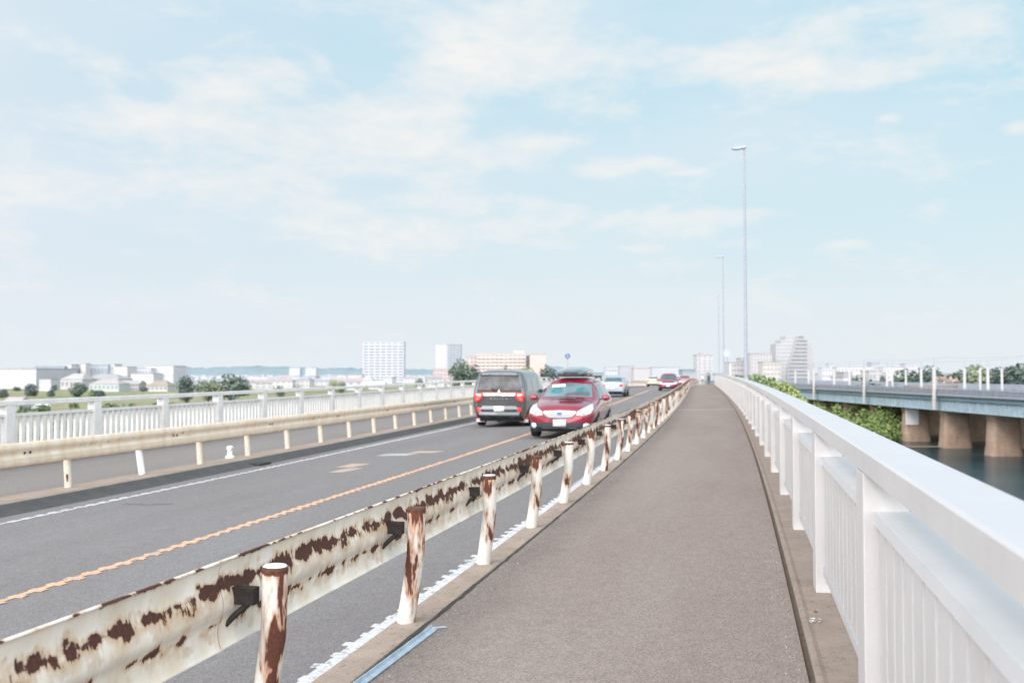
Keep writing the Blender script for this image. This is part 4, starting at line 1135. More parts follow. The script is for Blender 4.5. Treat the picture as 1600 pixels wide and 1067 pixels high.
for k in range(120):
    X = U(-140, -20); D = U(135, 300); r = U(.6, 1.8); p = lw(X, D, GZ + r*.4); sp.append((p.x, p.y, p.z, r, r, r*.8))
mass('scrub', 'patchy green and brown scrub on the plain seen between the far balusters', 'scrub', leafmat('scrub_leaves', (.10, .14, .065), .55), sp, 7000, .45)

# ------------------------------------------------------------------ railway bridge
rbz_top, rbz_bot = -1.35, -3.27
rw_ = empty('railway_bridge', (0, 0, 0), 0, 'pale blue steel girder railway bridge on brown stone piers over the river', 'bridge')
M['girder'] = surf('pale_blue_girder', (.36, .46, .52), .12, .6, .6, fine=.15, bscale=3)
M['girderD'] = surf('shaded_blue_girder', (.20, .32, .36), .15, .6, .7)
M['pale'] = surf('pale_concrete', (.62, .63, .62), .08, .5, .8)
M['fence'] = surf('walkway_fence', (.30, .325, .37), .08, 1, .6)
m, nt, bs = newmat('stone_pier')
tc = N(nt, 'ShaderNodeTexCoord').outputs['Object']
n1 = noise_(nt, tc, .6, 6, .65); n2 = noise_(nt, mapping(nt, tc, (3, 3, .35)), 1, 5, .65)
col = ramp(nt, n1, [(.3, (.32, .225, .165)), (.7, (.46, .34, .265))])
col = mixc(nt, .8, col, ramp(nt, n2, [(.35, .8), (.62, 1.05)]), 'MULTIPLY')
bk = N(nt, 'ShaderNodeTexBrick'); bk.inputs['Scale'].default_value = 1.0; bk.inputs['Brick Width'].default_value = 1.1; bk.inputs['Row Height'].default_value = .5; bk.inputs['Mortar Size'].default_value = .025
bk.inputs['Color1'].default_value = (1, 1, 1, 1); bk.inputs['Color2'].default_value = (.86, .86, .86, 1); bk.inputs['Mortar'].default_value = (.7, .7, .7, 1)
mp = N(nt, 'ShaderNodeMapping'); mp.inputs['Rotation'].default_value = (math.radians(90), 0, -YAW); nt.links.new(tc, mp.inputs['Vector']); nt.links.new(mp.outputs[0], bk.inputs['Vector'])
col = mixc(nt, .6, col, bk.outputs['Color'], 'MULTIPLY')
nt.links.new(col, bs.inputs['Base Color']); bs.inputs['Roughness'].default_value = .95
M['pierm'] = m
pierD = [121.6 + 13.25*i for i in range(-3, 14)]
def prismX(X0, X1, D0, D1, z0, z1): # box in level coordinates
    mb = MB(); a = [lw(x, d, z) for x in (X0, X1) for d in (D0, D1) for z in (z0, z1)]
    for p in a: mb.vert(p)
    for q in ((0,1,3,2),(4,6,7,5),(0,4,5,1),(2,3,7,6),(0,2,6,4),(1,5,7,3)): mb.face(q)
    return mb
for i, D in enumerate(pierD[:-1]):
    D2 = pierD[i+1]
    for X in (57.0, 61.2, 66.0, 70.5):
        g = prismX(X, X+.35, D+.03, D2-.03, rbz_bot, rbz_top)
        if X < 58:
            for k in range(1, 12):
                dd = D + (D2-D)*k/12; b_ = prismX(X-.16, X+.1, dd-.05, dd+.05, rbz_bot+.003, rbz_top-.56)
                o_ = len(g.v); g.v += b_.v; g.f += [tuple(a+o_ for a in f) for f in b_.f]; g.mi += b_.mi
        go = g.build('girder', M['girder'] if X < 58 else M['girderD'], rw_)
        if X < 58:
            fl = prismX(X-.22, X+.5, D+.03, D2-.03, rbz_bot-.06, rbz_bot-.003); fl.build('flange', M['girder'], go)
            fl = prismX(X-.34, X+.36, D+.03, D2-.03, rbz_top-.55, rbz_top-.42); fl.build('pipe', M['girderD'], go)
prismX(56.3, 75.0, pierD[0], pierD[-1], rbz_top+.003, rbz_top+.32).build('deck', M['fence'], rw_)
fb = MB(); d = pierD[0]
def addbox(mb, *a):
    b_ = prismX(*a); o_ = len(mb.v); mb.v += b_.v; mb.f += [tuple(x+o_ for x in f) for f in b_.f]; mb.mi += b_.mi
for zz in (.45, .75, 1.05): addbox(fb, 56.3, 56.36, pierD[0], pierD[-1], rbz_top+zz, rbz_top+zz+.06)
while d < pierD[-1]:
    addbox(fb, 56.29, 56.37, d, d+.08, rbz_top+.325, rbz_top+1.12); d += 1.65
addbox(fb, 56.40, 56.43, pierD[0], pierD[-1], rbz_top+.33, rbz_top+.95)
fb.build('walkway_fence', M['fence'], rw_)
prismX(74.6, 75.0, pierD[0], pierD[-1], rbz_top+.33, rbz_top+1.3).build('parapet', M['fence'], rw_)
for i, D in enumerate(pierD):
    mb = MB(); rings = []
    for z, k in ((-11.0, 1.16), (WZ+.3, 1.10), (WZ+1.0, 1.04), (rbz_bot-.75, .93), (rbz_bot-.73, 1.0), (rbz_bot-.10, 1.0)):
        ring = []
        for q in range(20):
            a = 2*math.pi*q/20; e = .33
            X = 59.5 + math.copysign(abs(math.cos(a))**e, math.cos(a))*1.78*k; Dd = D + math.copysign(abs(math.sin(a))**e, math.sin(a))*1.15*k
            ring.append(mb.vert(lw(X, Dd, z)))
        rings.append(ring)
    for a_, b_ in zip(rings[:-1], rings[1:]):
        for q in range(20): mb.face((a_[q], a_[(q+1) % 20], b_[(q+1) % 20], b_[q]))
    mb.face(rings[0][::-1]); mb.face(rings[-1])
    po = mb.build('pier', M['pierm'], rw_, True)
    if D > 145 and D < 150:
        prismX(57.6, 59.5, D-1.32, D-1.16, -5.9, rbz_bot-.2).build('white_board', M['plate'], po)
    prismX(66.2, 71.8, D-1.1, D+1.1, -11, rbz_bot-.1).build('pier', M['pierm'], rw_)
# white poles on it
def pole(X, D, z0, z1, w_):
    e = empty('railway_pole', lw(X, D, z0), YAW, None, 'pole', 'white poles on the railway bridge')
    MB().tube([(0, 0, 0), (0, 0, z1-z0)], [w_/2, w_/2*.86], 12).build('shaft', M['polewhite'], e, True)
    MB().tube([(0, 0, z1-z0), (0, 0, z1-z0+1.3)], [.045, .03], 6).build('mast', M['fence'], e)
    if w_ > .3: MB().box((.7, 0, z1-z0+.5), (1.3, .05, .05)).build('crossarm', M['fence'], e)
    return e
M['polewhite'] = surf('white_concrete_pole', (.46, .445, .44), .06, 1.2, .7)
pl = []
for D in (133, 159.5, 186, 212, 239): pl.append((56.0, D, rbz_bot + .1, 2.5, .58 if D < 140 else .5))
for x, D in ((1543, 137), (1506.5, 144), (1439, 160), (1385.5, 176), (1327, 195), (1303, 207), (1263, 228), (1242.6, 246)): pl.append(((x-800)*D/F, D, rbz_top + .33, 2.35, .46))
for x, D in ((1565, 147), (1531, 154), (1415, 183), (1394, 194), (1371, 206)): pl.append(((x-800)*D/F, D, rbz_top + .33, 2.35, .38))
pl.sort(key=lambda q: q[0]/q[1])
for i, q in enumerate(pl):
    o = pole(*q)
    o['label'] = '%s white pole of the row on the blue railway bridge, counted from the left' % (ORD[i+1].strip() if i else 'first') if i < len(pl)-1 else 'last white pole on the right of the row on the blue railway bridge'
for X, z in ((57.2, 3.7), (66, 3.55)):
    w2 = MB(); pts = []
    for k in range(60):
        D = 90 + 3*k; pts.append(lw(X, D, z - .25*math.sin(math.pi*((D % 26.5)/26.5))))
    w2.tube(pts, .011, 4)
    tag(w2.build('overhead_wire', M['fence']), 'thin %s overhead wire strung between the poles of the railway bridge' % ('nearer' if X < 60 else 'farther'), 'wire')

# ------------------------------------------------------------------ buildings
def building(name, x0, x1, yt, D, wall, label, cat='building', floors=0, bays=0, roofc=None, depth=None, turn=0.0, winc=(.30, .34, .38), wfrac=(.62, .45), roof='flat', group=None, roofh=None, balcony=None, zb=GZ):
    wall = tuple(a*b for a, b in zip(wall, (.84, .82, .85))); winc = mul(winc, .60)
    xa, xb = (x0-800)/F*D, (x1-800)/F*D
    Wd = xb - xa; ztop = px(0, yt, D).z; h = ztop - zb
    dp = depth or max(8, Wd*.6)
    e = empty(name, lw((xa+xb)/2, D + dp/2, zb), YAW + turn, label, cat, group)
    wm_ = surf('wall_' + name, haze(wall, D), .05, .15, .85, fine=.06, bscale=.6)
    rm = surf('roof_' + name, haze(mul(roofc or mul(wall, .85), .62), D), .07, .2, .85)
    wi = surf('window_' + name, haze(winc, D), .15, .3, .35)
    rh = roofh if roofh is not None else (min(h*.45, Wd*.28) if roof in ('hip', 'gable') else h*.04)
    hw = h - rh
    MB().box((0, 0, hw/2 - .25), (Wd, dp, hw + .5)).build('wall', wm_, e)
    mb = MB(); ov = .4 if roof != 'flat' else .15
    a, b = Wd/2 + ov, dp/2 + ov
    if roof == 'flat': mb.box((0, 0, hw + rh/2 + .003), (Wd + .3, dp + .3, rh))
    elif roof == 'gable':
        v_ = [mb.vert(p) for p in ((-a, -b, hw+.003), (a, -b, hw+.003), (a, b, hw+.003), (-a, b, hw+.003), (-a, 0, h), (a, 0, h))]
        for q in ((0, 1, 5, 4), (2, 3, 4, 5), (0, 4, 3), (1, 2, 5), (0, 3, 2, 1)): mb.face([v_[k] for k in q])
    else:
        k = min(a*.55, b)
        v_ = [mb.vert(p) for p in ((-a, -b, hw+.003), (a, -b, hw+.003), (a, b, hw+.003), (-a, b, hw+.003), (-a + k, 0, h), (a - k, 0, h))]
        for q in ((0, 1, 5, 4), (2, 3, 4, 5), (0, 4, 3), (1, 2, 5), (0, 3, 2, 1)): mb.face([v_[k_] for k_ in q])
    mb.build('roof', rm, e)
    if floors and bays:
        fh = (hw - .5)/floors; bw = Wd/bays
        wmesh = MB().box((0, 0, 0), (bw*wfrac[0], .12, fh*wfrac[1])).mesh('window', wi)
        for f in range(floors):
            for k in range(bays):
                o = bpy.data.objects.new('window', wmesh); C.objects.link(o); o.parent = e
                o.location = (-Wd/2 + bw*(k+.5), -dp/2, .5 + fh*(f+.52))
        if balcony:
            bm_ = surf('balcony_' + name, haze(balcony, D), .05, .3, .8)
            bmesh_ = MB().box((0, 0, 0), (Wd*.985, .9, fh*.30)).mesh('balcony', bm_)
            for f in range(floors):
                o = bpy.data.objects.new('balcony', bmesh_); C.objects.link(o); o.parent = e; o.location = (0, -dp/2 - .45, .5 + fh*(f+.12))
    e['_w'] = 0; del e['_w']
    return e, Wd, dp, h
WH, GY, BG = (.72, .72, .70), (.50, .52, .55), (.62, .60, .56)
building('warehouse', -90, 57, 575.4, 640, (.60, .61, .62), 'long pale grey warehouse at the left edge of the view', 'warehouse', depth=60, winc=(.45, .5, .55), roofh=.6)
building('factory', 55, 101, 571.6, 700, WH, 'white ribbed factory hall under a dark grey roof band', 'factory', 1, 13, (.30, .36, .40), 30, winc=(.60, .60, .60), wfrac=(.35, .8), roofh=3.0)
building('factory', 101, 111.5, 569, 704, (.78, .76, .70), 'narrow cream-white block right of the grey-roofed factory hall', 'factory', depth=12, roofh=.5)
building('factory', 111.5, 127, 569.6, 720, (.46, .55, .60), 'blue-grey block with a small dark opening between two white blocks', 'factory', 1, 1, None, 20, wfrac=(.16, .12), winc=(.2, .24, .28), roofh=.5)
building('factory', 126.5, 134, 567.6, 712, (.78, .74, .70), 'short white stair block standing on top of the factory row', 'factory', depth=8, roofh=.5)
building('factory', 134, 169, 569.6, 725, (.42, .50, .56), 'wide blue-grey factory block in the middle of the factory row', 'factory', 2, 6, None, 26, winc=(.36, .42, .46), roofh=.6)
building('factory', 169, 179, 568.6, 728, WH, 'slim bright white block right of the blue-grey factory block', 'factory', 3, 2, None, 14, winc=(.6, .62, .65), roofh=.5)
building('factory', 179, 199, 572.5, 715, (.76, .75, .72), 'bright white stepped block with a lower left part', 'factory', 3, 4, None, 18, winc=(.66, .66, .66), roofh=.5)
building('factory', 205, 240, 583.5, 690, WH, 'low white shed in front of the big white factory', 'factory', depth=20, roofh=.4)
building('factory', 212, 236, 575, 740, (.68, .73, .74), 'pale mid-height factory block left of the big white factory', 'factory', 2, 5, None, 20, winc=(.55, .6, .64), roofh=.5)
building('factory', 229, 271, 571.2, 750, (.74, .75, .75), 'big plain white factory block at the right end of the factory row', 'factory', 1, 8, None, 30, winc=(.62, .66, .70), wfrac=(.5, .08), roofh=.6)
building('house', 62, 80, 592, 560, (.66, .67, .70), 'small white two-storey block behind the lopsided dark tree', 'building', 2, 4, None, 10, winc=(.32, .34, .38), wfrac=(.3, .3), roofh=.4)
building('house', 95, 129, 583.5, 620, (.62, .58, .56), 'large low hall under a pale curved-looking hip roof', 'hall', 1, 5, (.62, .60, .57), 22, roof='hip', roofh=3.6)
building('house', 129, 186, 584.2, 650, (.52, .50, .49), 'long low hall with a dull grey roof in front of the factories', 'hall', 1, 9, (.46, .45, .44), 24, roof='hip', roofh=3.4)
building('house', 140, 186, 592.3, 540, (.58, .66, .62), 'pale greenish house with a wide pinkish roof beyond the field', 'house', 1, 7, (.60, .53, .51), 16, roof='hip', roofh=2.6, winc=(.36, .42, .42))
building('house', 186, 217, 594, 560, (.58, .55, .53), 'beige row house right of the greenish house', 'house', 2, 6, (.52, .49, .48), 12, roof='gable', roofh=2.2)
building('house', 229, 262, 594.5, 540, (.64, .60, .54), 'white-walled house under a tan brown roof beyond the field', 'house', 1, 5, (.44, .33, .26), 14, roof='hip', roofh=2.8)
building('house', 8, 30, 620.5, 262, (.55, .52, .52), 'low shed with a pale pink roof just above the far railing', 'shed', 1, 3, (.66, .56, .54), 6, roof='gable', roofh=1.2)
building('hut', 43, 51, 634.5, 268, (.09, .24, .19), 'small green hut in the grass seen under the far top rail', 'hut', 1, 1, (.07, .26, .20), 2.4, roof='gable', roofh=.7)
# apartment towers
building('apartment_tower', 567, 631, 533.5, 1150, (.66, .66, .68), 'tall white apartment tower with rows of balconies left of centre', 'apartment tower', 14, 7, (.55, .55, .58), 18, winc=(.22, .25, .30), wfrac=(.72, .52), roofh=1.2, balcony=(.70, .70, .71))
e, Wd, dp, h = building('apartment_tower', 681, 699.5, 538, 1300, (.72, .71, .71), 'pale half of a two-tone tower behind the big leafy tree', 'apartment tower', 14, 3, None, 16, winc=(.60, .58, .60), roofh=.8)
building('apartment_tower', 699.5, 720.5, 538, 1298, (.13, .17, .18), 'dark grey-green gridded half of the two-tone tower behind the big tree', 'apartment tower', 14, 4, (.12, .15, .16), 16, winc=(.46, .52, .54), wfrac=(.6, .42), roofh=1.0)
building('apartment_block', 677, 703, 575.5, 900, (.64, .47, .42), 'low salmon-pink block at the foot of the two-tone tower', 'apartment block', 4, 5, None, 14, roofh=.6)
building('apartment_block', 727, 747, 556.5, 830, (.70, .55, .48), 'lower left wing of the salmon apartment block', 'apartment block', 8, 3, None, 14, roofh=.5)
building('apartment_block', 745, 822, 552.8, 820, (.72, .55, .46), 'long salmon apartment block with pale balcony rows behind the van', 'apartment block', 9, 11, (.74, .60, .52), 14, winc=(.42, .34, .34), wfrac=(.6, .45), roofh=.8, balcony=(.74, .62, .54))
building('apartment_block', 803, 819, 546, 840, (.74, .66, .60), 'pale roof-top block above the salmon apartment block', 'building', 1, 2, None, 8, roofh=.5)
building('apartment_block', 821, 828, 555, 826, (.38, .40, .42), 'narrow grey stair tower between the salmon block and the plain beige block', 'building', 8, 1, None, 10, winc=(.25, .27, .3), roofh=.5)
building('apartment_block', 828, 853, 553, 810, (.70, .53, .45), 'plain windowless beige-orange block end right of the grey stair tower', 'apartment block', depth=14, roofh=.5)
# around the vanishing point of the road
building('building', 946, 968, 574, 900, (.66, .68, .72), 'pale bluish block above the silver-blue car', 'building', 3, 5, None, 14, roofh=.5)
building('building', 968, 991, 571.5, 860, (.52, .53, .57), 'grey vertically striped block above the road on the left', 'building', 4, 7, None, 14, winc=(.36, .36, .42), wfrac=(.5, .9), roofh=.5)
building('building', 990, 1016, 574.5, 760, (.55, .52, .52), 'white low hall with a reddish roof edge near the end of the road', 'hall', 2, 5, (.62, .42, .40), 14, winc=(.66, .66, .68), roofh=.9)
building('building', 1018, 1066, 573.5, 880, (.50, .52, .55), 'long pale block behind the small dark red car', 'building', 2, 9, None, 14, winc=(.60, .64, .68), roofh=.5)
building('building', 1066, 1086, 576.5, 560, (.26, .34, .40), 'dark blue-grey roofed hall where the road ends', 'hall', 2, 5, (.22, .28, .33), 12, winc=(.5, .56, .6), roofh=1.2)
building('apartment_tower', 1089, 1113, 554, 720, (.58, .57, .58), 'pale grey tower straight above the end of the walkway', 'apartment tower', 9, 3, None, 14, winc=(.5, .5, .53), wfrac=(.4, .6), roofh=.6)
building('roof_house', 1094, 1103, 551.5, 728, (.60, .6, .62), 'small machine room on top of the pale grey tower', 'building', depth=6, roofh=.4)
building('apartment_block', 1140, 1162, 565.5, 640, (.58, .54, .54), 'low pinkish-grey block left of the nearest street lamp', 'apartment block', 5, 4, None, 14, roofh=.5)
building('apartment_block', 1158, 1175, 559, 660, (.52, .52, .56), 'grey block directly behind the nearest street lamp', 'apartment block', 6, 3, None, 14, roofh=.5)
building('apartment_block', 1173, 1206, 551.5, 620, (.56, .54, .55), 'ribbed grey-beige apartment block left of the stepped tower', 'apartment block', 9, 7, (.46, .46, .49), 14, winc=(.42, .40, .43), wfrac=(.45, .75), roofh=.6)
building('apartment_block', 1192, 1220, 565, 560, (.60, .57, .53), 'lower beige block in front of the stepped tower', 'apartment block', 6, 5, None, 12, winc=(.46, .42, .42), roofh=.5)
# stepped tower
D = 640; e = empty('stepped_tower', lw(0, 0, 0), 0, 'stepped pyramid-like apartment tower with dark balcony slots right of the street lamp', 'apartment tower')
wl_ = surf('stepped_wall', haze((.33, .32, .34), D), .05, .2, .85); wd_ = surf('stepped_slot', haze((.10, .11, .13), D), .1, .3, .5); wp_ = surf('stepped_pale_wall', haze((.40, .39, .41), D), .04, .2, .85)
nf = 14; zt = px(0, 525, D).z; fh = (zt - GZ)/nf
for f in range(nf):
    z0, z1 = GZ + f*fh, GZ + (f+1)*fh - .004
    y_mid = 597 - (f+.5)*(72/nf)
    xl = 1230 + max(0, (y_mid - 570)/-45)*16; xr = 1270.5 if y_mid > 541 else 1270.5 - (541 - y_mid)*1.05
    a, b = (xl-800)/F*D, (xr-800)/F*D
    fo = MB(); addbox_l = prismX(a, b, D, D+16, z0, z1); fo_ = addbox_l.build('storey', wl_, e)
    prismX(a + .8, min(b, (1262-800)/F*D) - .3, D-.05, D+.5, z0 + fh*.42, z1 - fh*.08).build('balcony_slot', wd_, fo_)
    xl2 = 1213 if y_mid > 538 else 1213 + (538 - y_mid)*1.5
    a2, b2 = (xl2-800)/F*D, a - .02
    po_ = prismX(a2, b2, D+1.2, D+15, z0, z1).build('storey', wp_, e)
    if f % 1 == 0: prismX(a2 + .5, b2 - .5, D+1.15, D+1.5, z0 + fh*.35, z1 - fh*.25).build('window_band', surf('pale_band', haze((.30, .30, .33), D), .05, .3, .6) if f == 0 else bpy.data.materials['pale_band'], po_)
    if f >= nf-2:
        pass
# pale town beyond the railway
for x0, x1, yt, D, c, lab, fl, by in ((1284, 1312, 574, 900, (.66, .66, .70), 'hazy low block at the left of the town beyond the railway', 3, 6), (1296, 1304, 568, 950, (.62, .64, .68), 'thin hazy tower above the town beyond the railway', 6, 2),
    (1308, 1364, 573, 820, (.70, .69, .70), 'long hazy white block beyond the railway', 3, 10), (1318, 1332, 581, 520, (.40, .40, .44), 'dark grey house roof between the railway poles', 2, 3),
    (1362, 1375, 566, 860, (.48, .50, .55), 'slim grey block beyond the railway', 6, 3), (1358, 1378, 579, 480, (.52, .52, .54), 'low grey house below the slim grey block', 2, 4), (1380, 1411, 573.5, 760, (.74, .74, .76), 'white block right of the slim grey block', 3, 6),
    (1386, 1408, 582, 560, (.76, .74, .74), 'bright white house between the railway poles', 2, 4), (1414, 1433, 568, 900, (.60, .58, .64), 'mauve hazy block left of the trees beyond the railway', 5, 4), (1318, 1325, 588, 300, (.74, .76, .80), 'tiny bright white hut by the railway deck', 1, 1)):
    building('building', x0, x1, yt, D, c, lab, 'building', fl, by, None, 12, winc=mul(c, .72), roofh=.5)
building('embankment_wall', 1236, 1420, 595, 330, (.44, .40, .36), 'long low brownish retaining wall behind the railway deck', 'wall', depth=3, roofh=.4)
building('embankment_wall', 1420, 1720, 602, 168, (.46, .38, .33), 'low reddish-brown wall below the trees beyond the railway bridge', 'wall', depth=2, roofh=.3)
# hazy blocks on the far hills
for x0, x1, lab in ((452, 469, 'left one of two hazy apartment blocks on the far hills'), (477, 494, 'right one of two hazy apartment blocks on the far hills')):
    building('apartment_block', x0, x1, 574.5, 2600, (.62, .64, .68), lab, 'apartment block', 5, 5, None, 20, winc=(.45, .48, .52), roofh=.8)
building('apartment_block', 545, 566, 585.5, 1000, (.74, .68, .66), 'white and pink block just left of the white apartment tower', 'apartment block', 4, 5, None, 14, winc=(.5, .46, .5), roofh=.5)
building('hall', 576, 600, 595, 620, (.74, .74, .72), 'white gabled hall at the foot of the white apartment tower', 'hall', 1, 4, (.72, .73, .74), 14, roof='gable', roofh=3.0)
# small houses of the far town
roofs = [((.34, .36, .40), 'grey-roofed'), ((.42, .33, .30), 'brown-roofed'), ((.60, .60, .62), 'pale-roofed'), ((.36, .42, .50), 'blue-roofed'), ((.55, .40, .38), 'reddish-roofed')]
hp = []
for k in range(130):
    x = U(392, 690) if k < 44 else U(855, 950) if k < 62 else U(270, 690); D = U(560, 1250) if k < 62 else U(1200, 2300); hp.append((x, D))
hp.sort(key=lambda q: -q[1])
for x, D in hp:
    wpx = U(8, 13)*F/D; hh = U(5.5, 8.5); rc, rn = random.choice(roofs)
    yt = 583.9 + (-(GZ + hh) + H)*F/D
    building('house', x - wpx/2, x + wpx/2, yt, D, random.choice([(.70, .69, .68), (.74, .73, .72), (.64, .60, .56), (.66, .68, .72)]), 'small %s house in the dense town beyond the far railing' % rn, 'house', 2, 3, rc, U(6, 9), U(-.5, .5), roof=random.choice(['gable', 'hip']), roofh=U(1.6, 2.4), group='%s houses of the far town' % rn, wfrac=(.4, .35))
# a white van parked in the field
pv = empty('parked_van', px(65, 584, 268), YAW + 1.5, 'white van parked in the grass beyond the far railing', 'van')
pv.location.z = GZ
loft(VAN, 4, 3).build('body', carpaint('field_van_white', (.72, .74, .76), .05, .4), pv, True)
wheels(pv, (-1.42, 1.42), .80, .335)
bm = bmesh.new(); bm.from_mesh(pv.children[0].data); bv = BVHTree.FromBMesh(bm); bm.free()
side_windows(pv, bv, [[(-1.9, 1.18), (.05, 1.16), (.05, 1.62), (-1.9, 1.60)], [(.10, 1.16), (1.22, 1.15), (.86, 1.52), (.10, 1.61)]], M['glass'])

# ------------------------------------------------------------------ sky, sun, camera
SUN_EL = math.radians(38); SKY_K, SUN_E, SUN_A, FILL_GLOW = .1, 1.5, 14, 3.3
sd = (Vector((-.50, -.70, 0)).normalized()*math.cos(SUN_EL)); sd.z = math.sin(SUN_EL)
w_ = bpy.data.worlds.new('World'); scene.world = w_; w_.use_nodes = True
nt = w_.node_tree; bg = nt.nodes['Background']
tc = N(nt, 'ShaderNodeTexCoord').outputs['Generated']
nz = N(nt, 'ShaderNodeVectorMath', operation='NORMALIZE'); nt.links.new(tc, nz.inputs[0]); dirv = nz.outputs[0]
sep = N(nt, 'ShaderNodeSeparateXYZ'); nt.links.new(dirv, sep.inputs[0])
skyt = N(nt, 'ShaderNodeTexSky', sky_type='NISHITA'); skyt.sun_disc = False; skyt.sun_elevation = SUN_EL
skyt.sun_rotation = math.atan2(sd.x, sd.y); skyt.air_density = 1.0; skyt.dust_density = 2.5
nish = N(nt, 'ShaderNodeVectorMath', operation='SCALE'); nish.inputs['Scale'].default_value = SKY_K
nt.links.new(skyt.outputs[0], nish.inputs[0])
el = math_(nt, 'ARCSINE', sep.outputs[2])
grad = ramp(nt, math_(nt, 'MULTIPLY', el, 1/1.2), [(0.0, (.83, .89, .93)), (.05, (.80, .895, .935)), (.12, (.70, .87, .935)), (.26, (.56, .815, .93)), (.45, (.50, .785, .93)), (1.0, (.45, .68, .86))])
# azimuth measured from the road's heading
vr = N(nt, 'ShaderNodeVectorRotate', rotation_type='Z_AXIS'); vr.inputs['Angle'].default_value = -YAW
nt.links.new(dirv, vr.inputs['Vector']); sp2 = N(nt, 'ShaderNodeSeparateXYZ'); nt.links.new(vr.outputs[0], sp2.inputs[0])
az = math_(nt, 'ARCTAN2', sp2.outputs[0], sp2.outputs[1])
left = ramp(nt, math_(nt, 'ADD', math_(nt, 'MULTIPLY', az, .9), .5), [(.0, 1.0), (.62, 0.0)])
grad = mixc(nt, math_(nt, 'MULTIPLY', left, .62), grad, (.76, .84, .94))
base = mixc(nt, .10, grad, nish.outputs[0])
cv = N(nt, 'ShaderNodeCombineXYZ'); nt.links.new(az, cv.inputs[0]); nt.links.new(el, cv.inputs[1])
sky2 = cv.outputs[0]
def azel(x, y):
    p = px(x, y, 1000) - Vector((0, 0, H)); q = Vector((p.x*CY + p.y*SY, -p.x*SY + p.y*CY, p.z))
    return math.atan2(q.x, q.y), math.asin(q.z/q.length)
blobs = [(540, 205, 260, 42, .34), (640, 255, 170, 30, .22), (820, 85, 130, 48, .34), (720, 115, 90, 40, .26), (690, 20, 120, 40, .22), (1120, 100, 130, 26, .36), (1240, 110, 150, 36, .24), (1350, 130, 60, 14, .2),
         (1530, 50, 100, 42, .30), (1165, 335, 90, 14, .38), (345, 138, 60, 20, .34), (215, 182, 115, 20, .32), (430, 107, 50, 14, .28), (150, 115, 40, 25, .22), (140, 280, 180, 40, .20), (380, 290, 120, 35, .2), (620, 365, 190, 26, .26), (900, 345, 110, 18, .24), (850, 222, 60, 10, .32),
         (1000, 255, 60, 13, .30), (925, 268, 40, 10, .25), (1070, 270, 30, 5, .25), (1325, 380, 26, 7, .32), (1390, 183, 18, 6, .34), (1590, 200, 20, 9, .36), (985, 388, 40, 7, .22), (700, 322, 60, 16, .25), (850, 322, 50, 9, .22), (700, 172, 70, 12, .28), (1310, 35, 70, 18, .18), (30, 370, 60, 14, .2), (40, 450, 50, 10, .2)]
acc = None
for bx_, by_, rx_, ry_, wt in blobs:
    a0, e0 = azel(bx_, by_); ra = rx_/F*.95; re = ry_/F*.98
    mp = N(nt, 'ShaderNodeVectorMath', operation='SUBTRACT'); nt.links.new(sky2, mp.inputs[0]); mp.inputs[1].default_value = (a0, e0, 0)
    sc_ = N(nt, 'ShaderNodeVectorMath', operation='MULTIPLY'); nt.links.new(mp.outputs[0], sc_.inputs[0]); sc_.inputs[1].default_value = (1/ra, 1/re, 0)
    dt = N(nt, 'ShaderNodeVectorMath', operation='DOT_PRODUCT'); nt.links.new(sc_.outputs[0], dt.inputs[0]); nt.links.new(sc_.outputs[0], dt.inputs[1])
    g = math_(nt, 'MULTIPLY', math_(nt, 'POWER', .42, dt.outputs['Value']), wt)
    acc = g if acc is None else math_(nt, 'ADD', acc, g)
n1 = noise_(nt, mapping(nt, sky2, (9, 22, 1)), 1, 8, .60, .3); n2 = noise_(nt, mapping(nt, sky2, (2.2, 7, 1), (3.1, 1.7, 0)), 1, 5, .55); n3 = noise_(nt, mapping(nt, sky2, (40, 90, 1)), 1, 5, .65)
den = math_(nt, 'ADD', math_(nt, 'MINIMUM', acc, .42), math_(nt, 'MULTIPLY', math_(nt, 'SUBTRACT', n1, .5), 1.0))
den = math_(nt, 'ADD', den, math_(nt, 'MULTIPLY', math_(nt, 'SUBTRACT', n3, .5), .22))
cl = ramp(nt, den, [(.03, 0.0), (.21, .55), (.48, 1.0)])
veil = ramp(nt, math_(nt, 'ADD', n2, math_(nt, 'MULTIPLY', left, .20)), [(.44, 0.0), (.78, .6)])
shade = ramp(nt, math_(nt, 'ADD', math_(nt, 'MULTIPLY', n1, .6), math_(nt, 'MULTIPLY', n3, .4)), [(.35, (.83, .86, .89)), (.6, (.94, .92, .895))])
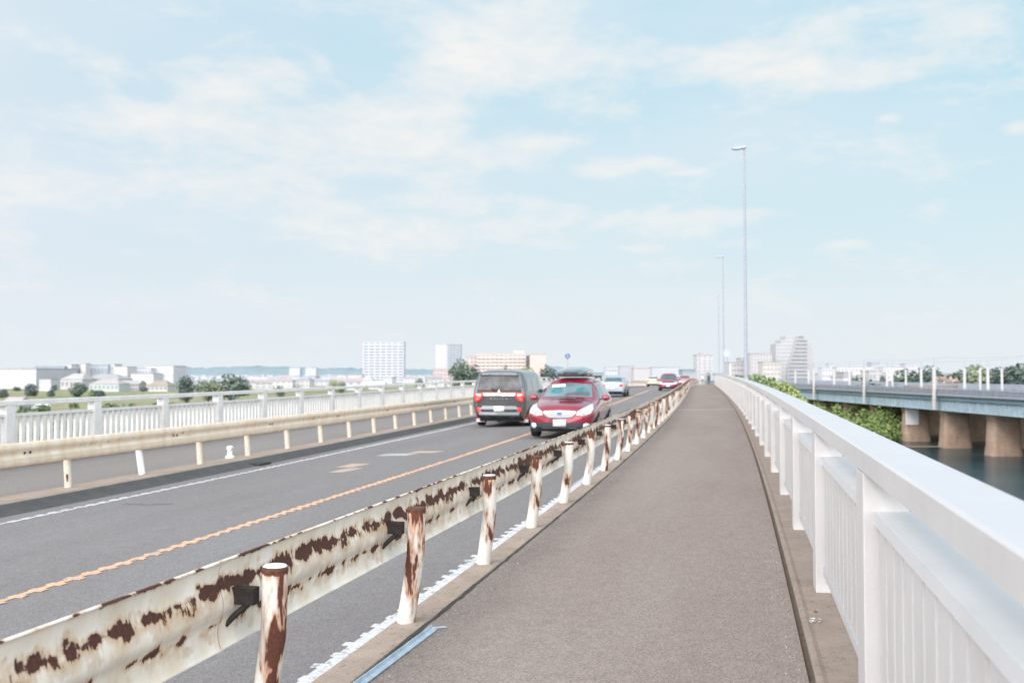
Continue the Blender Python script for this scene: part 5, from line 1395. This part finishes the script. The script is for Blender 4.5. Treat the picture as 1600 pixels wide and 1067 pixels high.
base = mixc(nt, veil, base, (.80, .855, .92))
col = mixc(nt, math_(nt, 'MULTIPLY', cl, .9), base, shade)
low = ramp(nt, el, [(.0, .75), (.10, .0)])
col = mixc(nt, low, col, (.82, .88, .92))
# added fill: unseen bright sky low behind the camera to light upright faces
dg = N(nt, 'ShaderNodeVectorMath', operation='DOT_PRODUCT'); nt.links.new(dirv, dg.inputs[0]); dg.inputs[1].default_value = Vector((.05, -.97, .22)).normalized()
fill_glow = ramp(nt, math_(nt, 'DIVIDE', math_(nt, 'ADD', dg.outputs['Value'], .30), 1.30), [(.26, .0), (.52, .36), (.8, .85), (1.0, 1.0)])
gl_ = N(nt, 'ShaderNodeVectorMath', operation='SCALE'); gl_.inputs[0].default_value = (1.0, .965, .95); nt.links.new(math_(nt, 'MULTIPLY', fill_glow, FILL_GLOW), gl_.inputs['Scale'])
ad = N(nt, 'ShaderNodeVectorMath', operation='ADD'); nt.links.new(col, ad.inputs[0]); nt.links.new(gl_.outputs[0], ad.inputs[1])
nt.links.new(ad.outputs[0], bg.inputs['Color']); bg.inputs['Strength'].default_value = 1.0

sun = bpy.data.lights.new('sun', 'SUN'); sun.energy = SUN_E; sun.angle = math.radians(SUN_A); sun.color = (1, .92, .86)
so = bpy.data.objects.new('sun', sun); C.objects.link(so)
so.rotation_euler = (-sd).to_track_quat('-Z', 'Y').to_euler(); so.location = (0, 0, 60)

cam = bpy.data.cameras.new('camera'); co = bpy.data.objects.new('camera', cam); C.objects.link(co)
cam.sensor_width = 23.6; cam.lens = F/1600*23.6; cam.clip_start = .05; cam.clip_end = 20000
co.location = (0, 0, H); co.rotation_euler = (math.pi/2 + PITCH, 0, YAW)
cam.dof.use_dof = True; cam.dof.focus_distance = 6.2; cam.dof.aperture_fstop = 1.9
scene.camera = co
scene.view_settings.view_transform = 'Standard'; scene.view_settings.look = 'None'; scene.view_settings.exposure = 0; scene.view_settings.gamma = 1
scene.render.engine = 'CYCLES'
scene.cycles.use_denoising = True
